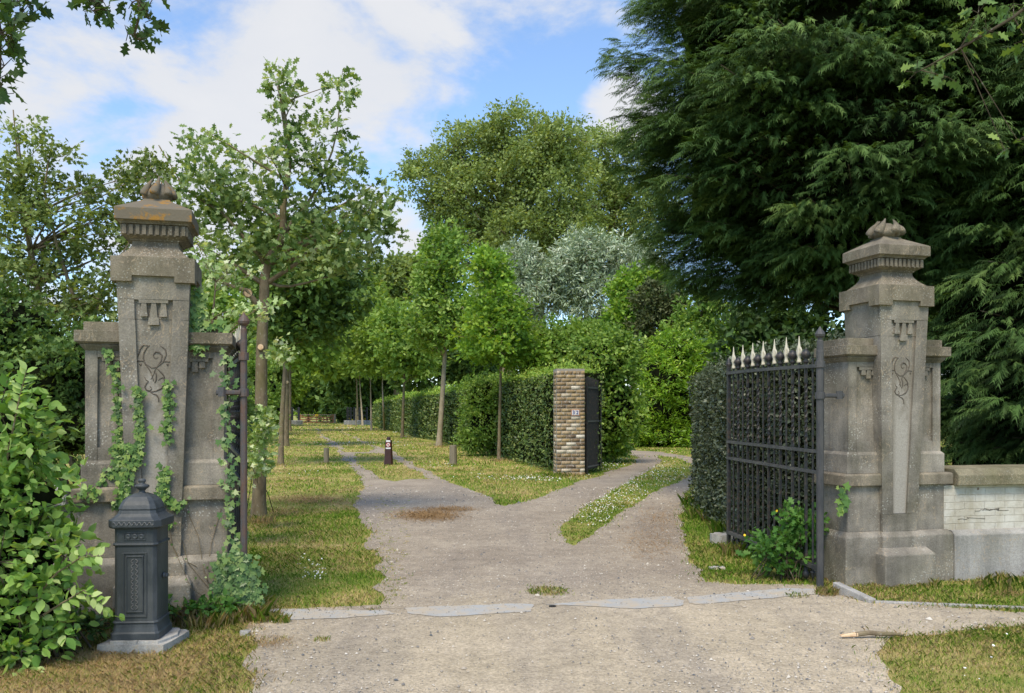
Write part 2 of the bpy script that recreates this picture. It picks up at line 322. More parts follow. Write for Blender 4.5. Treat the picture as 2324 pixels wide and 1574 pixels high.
def gravel(name, a, b, dark, peb=.5):
    m = M_(name, .95, .15); c1 = m.mix(m.ramp(m.noise(.8, 6, .6), [(.38, 0), (.64, 1)]), (.41, .345, .242, 1), (.51, .43, .31, 1))
    c2 = m.mix(m.ramp(m.noise(.9, 6, .6), [(.38, 0), (.64, 1)]), (.3, .25, .19, 1), (.4, .34, .26, 1))
    sy = m.n.new('ShaderNodeSeparateXYZ'); m.l.new(m.tc, sy.inputs[0]); yy = m.math('ADD', m.math('SUBTRACT', sy.outputs[1], m.math('MULTIPLY', sy.outputs[0], .21)), m.math('MULTIPLY', m.noise(1.2, 6, .7), 2.2))
    c = m.mix(m.ramp(m.math('DIVIDE', yy, 20.0), [(.38, 0), (.46, 1)]), c1, c2)
    c = m.mix(m.math('MULTIPLY', m.ramp(m.noise(.45, 5, .65, m.mapv((2.2, .3, 1))), [(.46, 0), (.66, 1)]), .6), c, dark)
    c = m.mix(.9, c, m.ramp(m.noise(6, 8, .85), [(.3, .62), (.7, 1.3)]), 'MULTIPLY'); c = m.mix(.9, c, m.ramp(m.noise(45, 6, .8), [(.3, .5), (.7, 1.4)]), 'MULTIPLY')
    vc = m.vor(75, 'Color'); dd = m.vor(75); rnd = m.n.new('ShaderNodeSeparateColor'); m.l.new(vc, rnd.inputs[0])
    peb_m = m.math('MULTIPLY', m.math('LESS_THAN', dd, .36), m.math('GREATER_THAN', rnd.outputs[0], 1-peb))
    pc = m.ramp(rnd.outputs[1], [(0, (.12, .12, .12, 1)), (.35, (.26, .235, .2, 1)), (.7, (.42, .36, .29, 1)), (1, (.6, .57, .5, 1))])
    c = m.mix(m.math('MULTIPLY', peb_m, .65), c, pc)
    m.col(c); h = m.math('ADD', m.math('MULTIPLY', peb_m, m.math('SUBTRACT', .5, dd)), m.math('MULTIPLY', m.noise(14, 6, .7), .8)); m.bump(h, .015, .7); return m.m
MAT['track'] = gravel('sandy_track', (.41, .345, .26, 1), (.5, .43, .33, 1), (.27, .235, .195, 1), .3)
MAT['drive'] = gravel('gravel_drive', None, None, (.25, .215, .18, 1), .6)
m = M_('bluestone_slab', .75, .3); m.col(m.mix(m.ramp(m.noise(5, 8, .8), [(.42, 0), (.6, 1)]), m.mix(m.noise(3, 6, .6), (.31, .32, .315, 1), (.42, .425, .41, 1)), (.44, .375, .28, 1))); m.bump(m.noise(50, 4), .003, .4); MAT['slab'] = m.m
m = M_('straw_litter', .95, .1); m.col(m.mix(m.noise(25, 4), (.15, .085, .04, 1), (.4, .27, .13, 1))); MAT['straw'] = m.m
m = M_('pebble', .8, .2); at = m.n.new('ShaderNodeAttribute'); at.attribute_name = 'tint'; m.col(m.ramp(at.outputs['Fac'], [(0, (.1, .11, .12, 1)), (.3, (.25, .23, .2, 1)), (.7, (.4, .35, .28, 1)), (1, (.62, .58, .5, 1))])); MAT['pebble'] = m.m
m = M_('daisy_white', .8, .2); m.col((.8, .8, .76, 1)); MAT['daisy'] = m.m
m = M_('buttercup', .6, .3); m.col((.8, .55, .03, 1)); MAT['buttercup'] = m.m
# brick
def brick_mat(name, cols, mortar, bw, bh, ms, squash=1):
    m = M_(name, .92, .15); sx = m.n.new('ShaderNodeSeparateXYZ'); m.l.new(m.tc, sx.inputs[0]); cb = m.n.new('ShaderNodeCombineXYZ')
    m.l.new(m.math('ADD', sx.outputs[0], m.math('MULTIPLY', sx.outputs[1], 1.0)), cb.inputs[0]); m.l.new(sx.outputs[2], cb.inputs[1])
    b = m.n.new('ShaderNodeTexBrick'); m.l.new(cb.outputs[0], b.inputs['Vector']); b.inputs['Scale'].default_value = 1
    b.inputs['Brick Width'].default_value = bw; b.inputs['Row Height'].default_value = bh; b.inputs['Mortar Size'].default_value = ms; b.inputs['Mortar Smooth'].default_value = .4
    b.inputs['Color1'].default_value = (0, 0, 0, 1); b.inputs['Color2'].default_value = (1, 1, 1, 1); b.inputs['Mortar'].default_value = (0, 0, 0, 1)
    c = m.ramp(b.outputs['Color'], cols); c = m.mix(.7, c, m.ramp(m.noise(22, 6, .7), [(.3, .55), (.7, 1.4)]), 'MULTIPLY')
    c = m.mix(b.outputs['Fac'], c, mortar); m.col(c)
    m.bump(m.math('ADD', m.math('MULTIPLY', b.outputs['Fac'], -1.0), m.math('MULTIPLY', m.noise(30, 5), .5)), .012, .9); return m.m
m = M_('white_brickwork', .9, .2); sx = m.n.new('ShaderNodeSeparateXYZ'); m.l.new(m.tc, sx.inputs[0]); cb = m.n.new('ShaderNodeCombineXYZ'); wob = m.math('MULTIPLY', m.noise(5, 3), .05)
m.l.new(m.math('ADD', sx.outputs[0], wob), cb.inputs[0]); m.l.new(m.math('ADD', sx.outputs[2], m.math('MULTIPLY', m.noise(7, 3), .02)), cb.inputs[1])
b = m.n.new('ShaderNodeTexBrick'); m.l.new(cb.outputs[0], b.inputs['Vector']); b.inputs['Scale'].default_value = 1; b.inputs['Brick Width'].default_value = .215; b.inputs['Row Height'].default_value = .066; b.inputs['Mortar Size'].default_value = .004; b.inputs['Mortar Smooth'].default_value = .6
c = m.mix(m.ramp(m.noise(4, 6, .7), [(.35, 0), (.65, 1)]), (.42, .385, .31, 1), (.6, .58, .51, 1)); c = m.mix(m.math('MULTIPLY', b.outputs['Fac'], .3), c, (.3, .26, .2, 1))
c = m.mix(m.math('MULTIPLY', m.ramp(m.noise(3, 5, .7, m.mapv((1, 1, .4))), [(.55, 0), (.7, 1)]), .5), c, (.3, .25, .15, 1)); c = m.mix(m.ramp(m.noise(11, 7, .75), [(.64, 0), (.67, 1)]), c, (.2, .13, .09, 1)); m.col(c)
m.bump(m.math('ADD', m.math('MULTIPLY', b.outputs['Fac'], -.6), m.noise(25, 6, .7)), .01, .8); MAT['pointing'] = m.m

# stone of the long recess: pale where rain has washed the lower part
m = M_('washed_recess', .9, .2); sz_ = m.n.new('ShaderNodeSeparateXYZ'); m.l.new(m.tc, sz_.inputs[0]); f = m.math('ADD', m.math('SUBTRACT', 1.95, sz_.outputs[2]), m.math('MULTIPLY', m.math('SUBTRACT', m.noise(5, 6, .7, m.mapv((1.6, 1, .8))), .5), 1.7))
f = m.math('MULTIPLY', m.ramp(f, [(.05, 0), (.45, 1)]), m.ramp(m.math('ABSOLUTE', m.math('SUBTRACT', sz_.outputs[0], .015)), [(.05, 1), (.1, .25)]))
c = m.mix(f, (.2, .178, .14, 1), (.35, .325, .28, 1)); c = m.mix(.7, c, m.ramp(m.noise(80, 5, .8), [(.3, .65), (.7, 1.3)]), 'MULTIPLY'); m.col(c); m.bump(m.noise(60, 5), .004, .6); MAT['stone_recess'] = m.m
# ================================================================== THE GATE PIERS
TH = math.radians(14.5)
def lin(z, z0, a, z1, b): return a + (b-a)*(z-z0)/(z1-z0)
def make_pier(label, mirror_seed, cap_mat):
    root = empty('gate_pier', (0,0,0), 0, label, 'gate pier', 'stone gate piers at the entrance')
    S = MAT['stone']
    hw = lambda z: lin(z, .45, .178, 2.52, .252)                      # shaft half width
    fy = lambda z: lin(z, .45, .050, 2.52, -.015)                     # shaft front plane
    CY = .245
    # plinth, with its chamfer; front block; lower die
    MB().loft([(-.57,.57,.035,.56,-.1),(-.57,.57,.035,.56,.432),(-.535,.535,.075,.53,.475)]).build('plinth', S, root, .008)
    MB().loft([(-.215,.215,.0,.12,.29),(-.215,.215,.0,.12,.432),(-.19,.19,.05,.12,.474)]).build('plinth_break', S, root, .006)
    MB().loft([(-.265,.265,-.1,.1,-.1),(-.265,.265,-.1,.1,.283),(-.235,.235,-.006,.1,.335)]).build('base_block', S, root, .01)
    MB().box(-.515,.515,.088,.51,.47,.894).build('lower_die', S, root, .008)
    # ledge (dado course)
    for a_, b_ in ((-.575, -.19), (.19, .575)): MB().loft([(a_,b_,.045,.555,.89),(a_,b_,.045,.555,.985),(a_+(.015 if a_ < 0 else 0),b_-(.015 if a_ > 0 else 0),.06,.54,1.0)]).build('ledge', MAT['stone_cap'], root, .006)
    # wings: two flanking bodies with base band, recessed panel and hanging drops
    for s in (-1, 1):
        w = MB()
        qa, qb = (-.515, -.185) if s < 0 else (.185, .515); w.loft([(qa,qb,.09,.51,1.0),(qa,qb,.09,.51,1.17),(qa+(.023 if s < 0 else 0),qb-(.023 if s > 0 else 0),.112,.49,1.195)])
        x0, x1 = (-.487, -.15) if s < 0 else (.15, .487)
        w.box(x0, x1, .14, .488, 1.19, 2.03)
        f = lambda z: .14
        xo = lambda v: s*v
        def pl(poly): 
            pts = [(xo(a), b) for a, b in poly]
            if s < 0: pts = pts[::-1]
            w.plate(pts, f, .027)
        pl([(.408,1.19),(.486,1.19),(.486,2.03),(.408,2.03)])          # outer stile
        pl([(.16,1.19),(.408,1.19),(.408,1.288),(.16,1.288)])          # bottom rail
        pl([(.16,1.965),(.408,1.965),(.408,2.03),(.16,2.03)])          # top rail
        pl([(.20,1.937),(.372,1.937),(.372,1.965),(.20,1.965)])
        for (a, z0, h) in ((.225,1.892,.045),(.277,1.862,.075),(.33,1.892,.045)):
            pl([(a-.022,z0),(a+.022,z0),(a+.016,z0+h),(a-.016,z0+h)])
        w.build('wing', S, root, .005)
        c = MB(); e0, e1 = (-1, -.12) if s < 0 else (.12, 1)
        def sec(o, z): return (-.487-o, -.12, .113-o, .488+o, z) if s < 0 else (.12, .487+o, .113-o, .488+o, z)
        c.loft([sec(.004,2.01),sec(.012,2.02),sec(.034,2.048),sec(.034,2.056)])
        c.loft([sec(.045,2.058),sec(.045,2.066),sec(.066,2.07),sec(.066,2.155)])
        c.loft([sec(.012,2.155),sec(.012,2.222)])
        c.build('wing_cornice', MAT['stone_cap'], root, .005)
    # shaft core and raised ribs round the long tapering recess
    rec = .024
    b = MB()
    secs = []
    for z in (.47, .62, 1.0, 1.5, 2.0, 2.236): secs.append((-hw(z), hw(z), fy(z)+rec, .50-(fy(z)), z))
    b.loft(secs)
    secs = [(-hw(z), hw(z), fy(z)+rec, .50-(fy(z)), z) for z in (2.241, 2.4, 2.56)]
    b.loft(secs); b.box(-hw(2.24)+.004, hw(2.24)-.004, fy(2.24)+rec+.004, .49, 2.234, 2.243)
    rw = lambda z: lin(z, .63, .074, 2.40, .137)
    zb, zt, zj = .63, 2.385, 2.2385
    for s in (-1, 1):
        for za, zc in ((zb, zj-.002), (zj+.002, zt)):
            poly = [(s*rw(za), za), (s*(hw(za)-.001), za), (s*(hw(zc)-.001), zc), (s*rw(zc), zc)]
            if s < 0: poly = poly[::-1]
            b.plate(poly, lambda z: fy(z)+rec, rec)
    b.plate([(-hw(.475), .475), (hw(.475), .475), (hw(zb), zb), (-hw(zb), zb)], lambda z: fy(z)+rec, rec)
    b.plate([(-hw(zt), zt), (hw(zt), zt), (hw(2.56), 2.56), (-hw(2.56), 2.56)], lambda z: fy(z)+rec, rec)
    b.plate([(-.1, 2.36), (.1, 2.36), (.1, zt), (-.1, zt)], lambda z: fy(z)+rec, rec)
    b.build('shaft', S, root, .004)
    d = MB()
    for (x, z0, h) in ((-.068,2.262,.1),(0,2.252,.11),(.068,2.262,.1)):
        d.plate([(x-.026,z0),(x+.026,z0),(x+.013,z0+h),(x-.013,z0+h)], lambda z: fy(z)+rec, .022)
    d.plate([(-.037,2.2),(.037,2.2),(.032,2.25),(-.032,2.25)], lambda z: fy(z)+rec, .026)
    d.build('hanging_drops', S, root, .003)
    # paler dressed panel low in the recess
    MB().plate([(-rw(.64)+.001,.635),(rw(.64)-.001,.635),(rw(1.0)-.001,1.0),(rw(1.5)-.001,1.5),(rw(1.98)-.001,1.98),(-rw(1.98)+.001,1.98),(-rw(1.5)+.001,1.5),(-rw(1.0)+.001,1.0)], lambda z: fy(z)+rec, .002, .002).build('recess_panel', MAT['stone_recess'], root)
    # carved scrollwork
    px = lambda x, y: ((x-588)/866, 2.24 - (y-960)/843)
    curves = [
     [(490,1195),(505,1140),(525,1118),(550,1125)],
     [(612,1195),(598,1205),(585,1195),(582,1178),(596,1160),(620,1165),(634,1185),(630,1215),(610,1245),(592,1275),(580,1310),(566,1335)],
     [(582,1345),(575,1310),(560,1275),(535,1240),(522,1205),(525,1170),(540,1140),(560,1120)],
     [(600,1262),(625,1285),(645,1310),(650,1325)], [(540,1238),(570,1262),(600,1258),(640,1225),(660,1180),(655,1145),(625,1122)],
     [(486,1222),(510,1218),(525,1222)], [(640,1222),(665,1220),(682,1224)], [(497,1240),(510,1238),(505,1250)], [(660,1240),(672,1236),(668,1250)],
     [(560,1375),(572,1392),(560,1405),(540,1400),(530,1382),(540,1360),(552,1348),(535,1335),(530,1318)],
     [(530,1382),(545,1405),(570,1412),(600,1405),(630,1390),(648,1365),(650,1340),(640,1320),(622,1330),(610,1340)],
     [(560,1410),(580,1425),(600,1430),(612,1450),(614,1475)], [(595,1285),(600,1310),(598,1340),(590,1355)]]
    o = MB()
    for cu in curves:
        pts = []
        for i in range(len(cu)-1):
            for t in (0, .5): pts.append((cu[i][0]*(1-t)+cu[i+1][0]*t, cu[i][1]*(1-t)+cu[i+1][1]*t))
        pts.append(cu[-1]); n = len(pts); p3 = []
        for (x, y) in pts:
            X, Z = px(x, y); p3.append((X, fy(Z)+rec-.001, Z))
        o.tube(p3, [.0028+.0032*math.sin(math.pi*(i+.7)/(n+.4)) for i in range(n)], 6)
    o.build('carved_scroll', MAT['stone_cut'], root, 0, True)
    # capital with dropped corners
    c = MB(); cw = .29
    ci = cw-.143; c.box(-ci, ci, CY-cw, CY+cw, 2.556, 2.694); c.box(-cw, -ci-.0002, CY-ci, CY+ci, 2.556, 2.694); c.box(ci+.0002, cw, CY-ci, CY+ci, 2.556, 2.694)
    for sx in (-1, 1):
        for sy in (-1, 1):
            x0, x1 = sorted((sx*cw, sx*(cw-.143))); y0, y1 = sorted((CY+sy*cw, CY+sy*(cw-.143)))
            c.box(x0, x1, y0, y1, 2.512, 2.694)
    c.build('capital', MAT['stone_cap'], root)
    prof = [(.258, 2.692)] + [(.162+.096*(1-math.sin(t*math.pi/2)), 2.694+.125*t**1.0) for t in [i/8 for i in range(1, 9)]] + [(.162, 2.84)]
    MB().sq(0, CY, prof).build('neck', MAT['stone_cap'], root, .004)
    f = MB(); f.sq(0, CY, [(.172,2.832),(.176,2.842),(.205,2.858),(.218,2.864)]); f.sq(0, CY, [(.216,2.862),(.216,2.945)]); f.sq(0, CY, [(.236,2.945),(.24,2.955),(.258,2.968)])
    for k in range(4):
        for i in range(10):
            x = -.205 + i*.0455
            for (a0, a1) in ((x-.0135, x+.0135),):
                bx = [(a0, -.234), (a1, -.234), (a1, -.214), (a0, -.214)]
                ca, sa = [(1,0),(0,1),(-1,0),(0,-1)][k]
                vs = [(ca*p-sa*q, CY+sa*p+ca*q, z) for z in (2.868, 2.94) for p, q in bx]
                f.add(vs, [(0,3,2,1),(4,5,6,7),(0,1,5,4),(1,2,6,5),(2,3,7,6),(3,0,4,7)])
    f.build('dentil_band', MAT['stone_cap'], root, .002)
    MB().sq(0, CY, [(.27,2.968),(.27,3.055),(.268,3.06),(.098,3.152),(.094,3.165)]).build('cap', cap_mat, root, .005)
    # finial: an opening flame bud
    rr = random.Random(mirror_seed)
    WB = .118 if mirror_seed == 1 else .15
    prof = [(.085,3.15),(.078,3.163),(WB*.7,3.172),(WB*.85,3.19),(WB*.88,3.21),(WB*.8,3.235),(WB*.62,3.262),(WB*.45,3.285),(WB*.3,3.3),(.01,3.305)]
    fb = MB().lathe(prof, (0, CY, 0), 48, lambda t, z: 1+(.10*abs(math.sin(3*(t+(z-3.15)*4)))-.05)*(1 if z > 3.18 else 0))
    for i in range(7):
        a = 2*math.pi*i/7 + rr.uniform(-.15, .15); tw = rr.uniform(.3, .7); hh = rr.uniform(.0, .035)
        pts = []; rad = []
        for j in range(10):
            t = j/9; ang = a+tw*t; R_ = WB*(.93-.5*t+.06*math.sin(t*3.1)); pts.append((R_*math.cos(ang), CY+R_*math.sin(ang), 3.2+t*(.115+hh))); rad.append(max(.004, .27*WB*(1-t)**.55*(.8+.35*math.sin(math.pi*min(1,t+.25)))))
        fb.tube(pts, rad, 8)
    fb.build('flame_finial', cap_mat if mirror_seed == 1 else MAT['stone_cap'], root, 0, True)
    return root
pierL = make_pier('left stone gate pier, lichen stained cap, ivy climbing it, black post pillar in front', 1, MAT['lichen_cap'])
pierL.location = (-2.65, 6.52, 0); pierL.rotation_euler.z = TH
pierR = make_pier('right stone gate pier joined to the white brick wall, clean grey cap', 2, MAT['stone_cap'])
pierR.location = (3.532, 7.95, 0); pierR.rotation_euler.z = TH
def loc(base, rz, x, y, z=0):
    c, s = math.cos(rz), math.sin(rz); return (base[0]+c*x-s*y, base[1]+s*x+c*y, z)
PL = (-2.65, 6.52); PR = (3.532, 7.95)

# ---- right boundary wall: plinth, painted brick, coping
wr = empty('boundary_wall', (PR[0], PR[1], 0), TH-.035, 'low wall of flaking white painted brick with stone coping, right of the pier', 'wall')
MB().loft([(.57,7,.04,.53,-.1),(.57,7,.04,.53,.42),(.57,7,.085,.5,.462)]).build('plinth', MAT['concrete'], wr, .008)
MB().box(.5,7,.1,.46,.46,.875).build('brickwork', MAT['pointing'], wr)
for a, b_ in ((.60, 2.1), (2.106, 3.9), (3.906, 7)):
    MB().loft([(a,b_,.03,.55,.875),(a,b_,.03,.55,.972),(a,b_,.09,.56,1.03)]).build('coping_stone', MAT['stone_mossy'] if 'stone_mossy' in MAT else MAT['stone'], wr, .008)
br = MB(); r_ = random.Random(5)
for i in range(9):      # mortar cracks and spalled bricks
    x = r_.uniform(.62, 2.6); z = .49+.0755*r_.randint(0, 4); pts = []
    for j in range(7): pts.append((x+j*r_.uniform(.02, .05), .0995, z+r_.uniform(-.012, .012)))
    br.tube(pts, .0028, 4)
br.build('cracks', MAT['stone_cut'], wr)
# ---- left wall remnant
wl = empty('wall_stub', (PL[0], PL[1], 0), TH, 'broken stub of old wall between the left pier and the leafy shrub', 'wall')
MB().loft([(-2.6,-.57,.05,.5,-.1),(-2.6,-.57,.05,.5,.42),(-2.6,-.57,.09,.47,.46)]).build('plinth', MAT['stone'], wl, .01)
MB().box(-2.6,-.5,.1,.45,.46,.87).build('brickwork', MAT['stone'], wl, .01)
MB().loft([(-.86,-.60,.03,.5,.87),(-.86,-.60,.03,.5,.99)]).loft([(-2.6,-.875,.02,.5,.87),(-2.6,-.875,.02,.5,1.0)]).build('coping_stone', MAT['concrete'], wl, .012)

# ================================================================== IRON GATES
def make_gate(hinge, tip, label, far_side):
    d = math.atan2(tip[1]-hinge[1], tip[0]-hinge[0]); LEN = math.hypot(tip[0]-hinge[0], tip[1]-hinge[1])
    root = empty('iron_gate', (hinge[0], hinge[1], 0), d, label, 'gate', 'tall iron gates at the entrance')
    I, R_ = MAT['iron'], MAT['iron_rust'] if far_side < 0 else MAT['iron_grey']
    # hinge post with pointed ball top and collars
    PR_ = .033 if far_side > 0 else .027
    MB().tube([(0,0,-.05),(0,0,2.1)], PR_, 8).build('hinge_post', R_, root, .004)
    MB().lathe([(PR_,2.08),(PR_*.9,2.1),(PR_*.9,2.18),(.02,2.19),(.02,2.205),(.04,2.222),(.045,2.24),(.036,2.262),(.015,2.29),(.003,2.31)], n=14).build('post_finial', R_, root)
    for z in (1.975, 1.70): MB().lathe([(PR_+.003,z-.03),(PR_+.011,z-.028),(PR_+.011,z+.028),(PR_+.003,z+.03)], n=12).build('collar', R_, root)
    b = MB(); b.tube([(-.02,-far_side*.03,1.70),(-.04,-far_side*.2,1.70)], [.018,.02], 6); b.tube([(-.04,-far_side*.16,1.67),(-.04,-far_side*.16,1.74)], .03, 8); b.build('wall_bracket', R_, root)
    n = 16; sp = (LEN-.04)/n
    rails = [(1.965, .016), (1.205, .014), (1.02, .014), (.172, .018)]
    for z, h in rails:
        pts = [(.03, z)] + [(LEN*t, z+(.035*math.sin(t*math.pi*.5) if z > 1.9 else .012*t)) for t in (.25,.5,.75,1)]
        m_ = MB()
        for i in range(4): 
            (xa, za), (xb, zb_) = pts[i], pts[i+1]
            m_.add([(xa,-.022,za-h),(xa,.022,za-h),(xa,.022,za+h),(xa,-.022,za+h),(xb,-.022,zb_-h),(xb,.022,zb_-h),(xb,.022,zb_+h),(xb,-.022,zb_+h)],
                   [(0,1,2,3),(7,6,5,4),(0,4,5,1),(1,5,6,2),(2,6,7,3),(3,7,4,0)])
        m_.build('rail', MAT['iron_grey'], root)
    MB().box(LEN-.05, LEN, -.018, .018, .05, 2.1).build('end_stile', I, root, .004)
    MB().lathe([(.03,2.08),(.034,2.1),(.02,2.15),(.004,2.18)], c=(LEN-.025,0,0), n=10).build('stile_tip', I, root)
    first = {}
    for i in range(1, n):
        x = sp*i; sp_bar = (n-i) % 2 == 1 and i > 1            # thin spear bar / thick ball bar
        zt = 2.0 + .03*math.sin(i/n*math.pi*.5)
        key = 'plain' if i == 1 else ('spear' if sp_bar else 'ball')
        parts = []
        if key == 'ball':
            parts = [('bar', 'b', I), ('ball_cap', 'c', I), ('drop', 'd', I)]
        elif key == 'spear': parts = [('bar', 's', I), ('spearhead', 'h', MAT['cream']), ('drop', 'e', I)]
        else: parts = [('bar', 's', I), ('drop', 'e', I)]
        for nm, kind, mt in parts:
            if kind in first:
                o = first[kind].copy(); scn.collection.objects.link(o); o.parent = root; o.location = (x, 0, 0 if kind in 'bsde' else zt-2.0); continue
            q = MB()
            if kind == 'b': # twisted square bar
                vs = []; fs = []; m_ = 44
                for j in range(m_):
                    z = .12 + j*(1.93)/(m_-1); tw = 0 if (z < 1.25 or z > 1.85) else (z-1.25)*22
                    for k in range(4):
                        t = tw + k*math.pi/2 + math.pi/4; vs.append((.016*math.cos(t), .016*math.sin(t), z))
                for j in range(m_-1):
                    for k in range(4): a = j*4+k; c_ = j*4+(k+1)%4; fs.append((a,c_,c_+4,a+4))
                q.add(vs, fs)
            elif kind == 'c': q.lathe([(.016,2.0),(.03,2.02),(.016,2.035),(.03,2.05),(.044,2.075),(.04,2.1),(.02,2.12),(.004,2.135)], n=12)
            elif kind == 'd': q.lathe([(.005,.03),(.022,.045),(.034,.07),(.03,.095),(.014,.11),(.024,.125),(.014,.14)], n=12)
            elif kind == 's': q.tube([(0,0,.12),(0,0,2.04)], .0095, 8)
            elif kind == 'e': q.lathe([(.003,.04),(.014,.08),(.02,.11),(.026,.12),(.014,.13)], n=10)
            elif kind == 'h':
                q.lathe([(.026,2.015),(.02,2.03),(.014,2.06),(.018,2.075),(.026,2.1),(.018,2.135),(.02,2.15),(.014,2.17),(.007,2.215),(.002,2.262)], n=10)
                for s_ in (-1, 1): q.tube([(s_*.012,0,2.085),(s_*.038,0,2.1),(s_*.046,0,2.13),(s_*.03,0,2.155),(s_*.02,0,2.14)], [.01,.011,.01,.007,.004], 6)
            o = q.build(nm, mt, root, 0, kind in 'cdeh'); o.location = (x, 0, 0); first[kind] = o
    return root
gateR = make_gate((2.716, 7.77), (2.475, 10.1), 'right iron gate leaf with cream spearheads, opened against the dark hedge', -1 if False else 1)
gateR.name = 'iron_gate'
gateL = make_gate((-2.03, 6.67), (-2.86, 8.95), 'left iron gate leaf folded back edge on beside the ivied pier', -1)

# ================================================================== MAILBOX PILLAR
mbx = empty('post_pillar', (-2.46, 5.86, .075), math.radians(4), 'charcoal cast iron post box pillar on a broken stone slab before the left pier', 'post box')
mbx.scale = (.93, .93, .935); CM = MAT['cast']
MB().octo(0,0,[(.166,0),(.166,.045),(.158,.052),(.15,.085),(.147,.112)], .12).build('base', CM, mbx, .004)
MB().octo(0,0,[(.152,.112),(.156,.118),(.152,.127),(.144,.13)], .14).build('base_moulding', CM, mbx)
MB().octo(0,0,[(.145,.128),(.145,.78)], .16).build('body', CM, mbx, .004)
MB().octo(0,0,[(.146,.648),(.153,.652),(.156,.66),(.153,.668),(.146,.672)], .16).build('body_band', CM, mbx)
def frame(mb_, x0, x1, z0, z1, w, y, t):
    for (a, b, c, d) in ((x0,x1,z0,z0+w),(x0,x1,z1-w,z1),(x0,x0+w,z0+w,z1-w),(x1-w,x1,z0+w,z1-w)): mb_.box(a, b, y-t, y+.004, c, d)
f = MB(); frame(f, -.083, .083, .155, .605, .011, -.145, .007); f.box(-.06,.06,-.1495,-.14,.185,.585); frame(f, -.058, .058, .19, .58, .007, -.148, .007); f.build('door_panel', CM, mbx, .002)
f = MB()
for i in range(10):
    z = .225 + i*.0355
    for s in (-1, 1):
        pts = [(s*(.006+.016*math.sin(t)), -.152, z-.016+.032*t/math.pi) for t in np.linspace(0, math.pi, 7)]
        f.tube(pts, .003, 5)
f.build('chain_relief', MAT['cast_worn'], mbx, 0, True)
f = MB(); frame(f, -.075, .075, .69, .745, .005, -.145, .005); f.build('slot_frame', CM, mbx, .001)
for i in (-1, 0, 1): MB().lathe([(.019,0),(.019,.006),(.012,.009),(.005,.007)], n=16).build('rosette', CM, mbx).matrix_basis = __import__('mathutils').Matrix.Translation((i*.045,-.144,.717)) @ __import__('mathutils').Matrix.Rotation(math.radians(90), 4, 'X')
MB().octo(0,0,[(.17,.772),(.178,.78),(.181,.786),(.181,.83),(.174,.836)], .22).build('brim', CM, mbx, .003)
f = MB()
for i in range(8):
    x = -.12 + i*.0345; pts = [(x-.016+.032*t, -.1825, .808+.011*math.sin(t*2*math.pi)) for t in np.linspace(0,1,9)]; f.tube(pts, .0035, 5)
f.build('wave_frieze', MAT['cast_worn'], mbx, 0, True)
MB().octo(0,0,[(.172,.834),(.15,.852),(.132,.872),(.124,.9)], .24).build('skirt', CM, mbx, 0)
MB().octo(0,0,[(.124,.896),(.131,.902),(.128,.912),(.122,.93),(.108,.958),(.082,.985),(.05,1.002),(.035,1.008)], .26).build('dome', CM, mbx, .003)
MB().lathe([(.035,1.0),(.024,1.012),(.018,1.022),(.03,1.035),(.048,1.048),(.05,1.062),(.03,1.068),(.017,1.076),(.026,1.088),(.028,1.098),(.018,1.108),(.002,1.11)], n=20).build('knob', CM, mbx, 0, True)
for s in (-1, 1): MB().lathe([(.012,0),(.022,.006),(.016,.02),(.02,.028),(.01,.038)], n=10).build('side_lug', CM, mbx).matrix_basis = __import__('mathutils').Matrix.Translation((s*.145,0,.42)) @ __import__('mathutils').Matrix.Rotation(s*math.radians(90), 4, 'Y')
sb = empty('stone_slab', (-2.44, 5.87, 0), math.radians(2), 'broken pale stone slab under the black post box', 'slab')
def rough_slab(pts, z0, z1, seed, dz=.004):
    r = random.Random(seed); q = []
    n = len(pts)
    for i in range(n):
        a, b = pts[i], pts[(i+1) % n]
        for k in range(4):
            t = k/4; q.append((a[0]+(b[0]-a[0])*t + r.uniform(-1,1)*.007, a[1]+(b[1]-a[1])*t + r.uniform(-1,1)*.007))
    m_ = MB(); n = len(q); vs = [(x,y,z0) for x,y in q] + [(x*.985,y*.985,z1+r.uniform(-dz,dz)) for x,y in q] + [(sum(a for a,_ in q)/n, sum(b for _,b in q)/n, z1)]
    fs = [(i,(i+1)%n,(i+1)%n+n,i+n) for i in range(n)] + [(i+n,(i+1)%n+n,2*n) for i in range(n)] + [tuple(range(n-1,-1,-1))]
    return m_.add(vs, fs)
rough_slab([(-.23,-.21),(.2,-.21),(.24,.16),(.2,.2),(-.22,.2)], -.03, .055, 1).build('lower_slab', MAT['stone_pale'], sb, .005)
rough_slab([(-.17,-.19),(.01,-.185),(.012,.17),(-.17,.17)], .05, .075, 2, .002).build('upper_piece', MAT['stone_pale'], sb, .004)
rough_slab([(.018,-.185),(.15,-.18),(.21,.0),(.17,.18),(.02,.17)], .05, .074, 3, .002).build('upper_piece', MAT['stone_pale'], sb, .004)

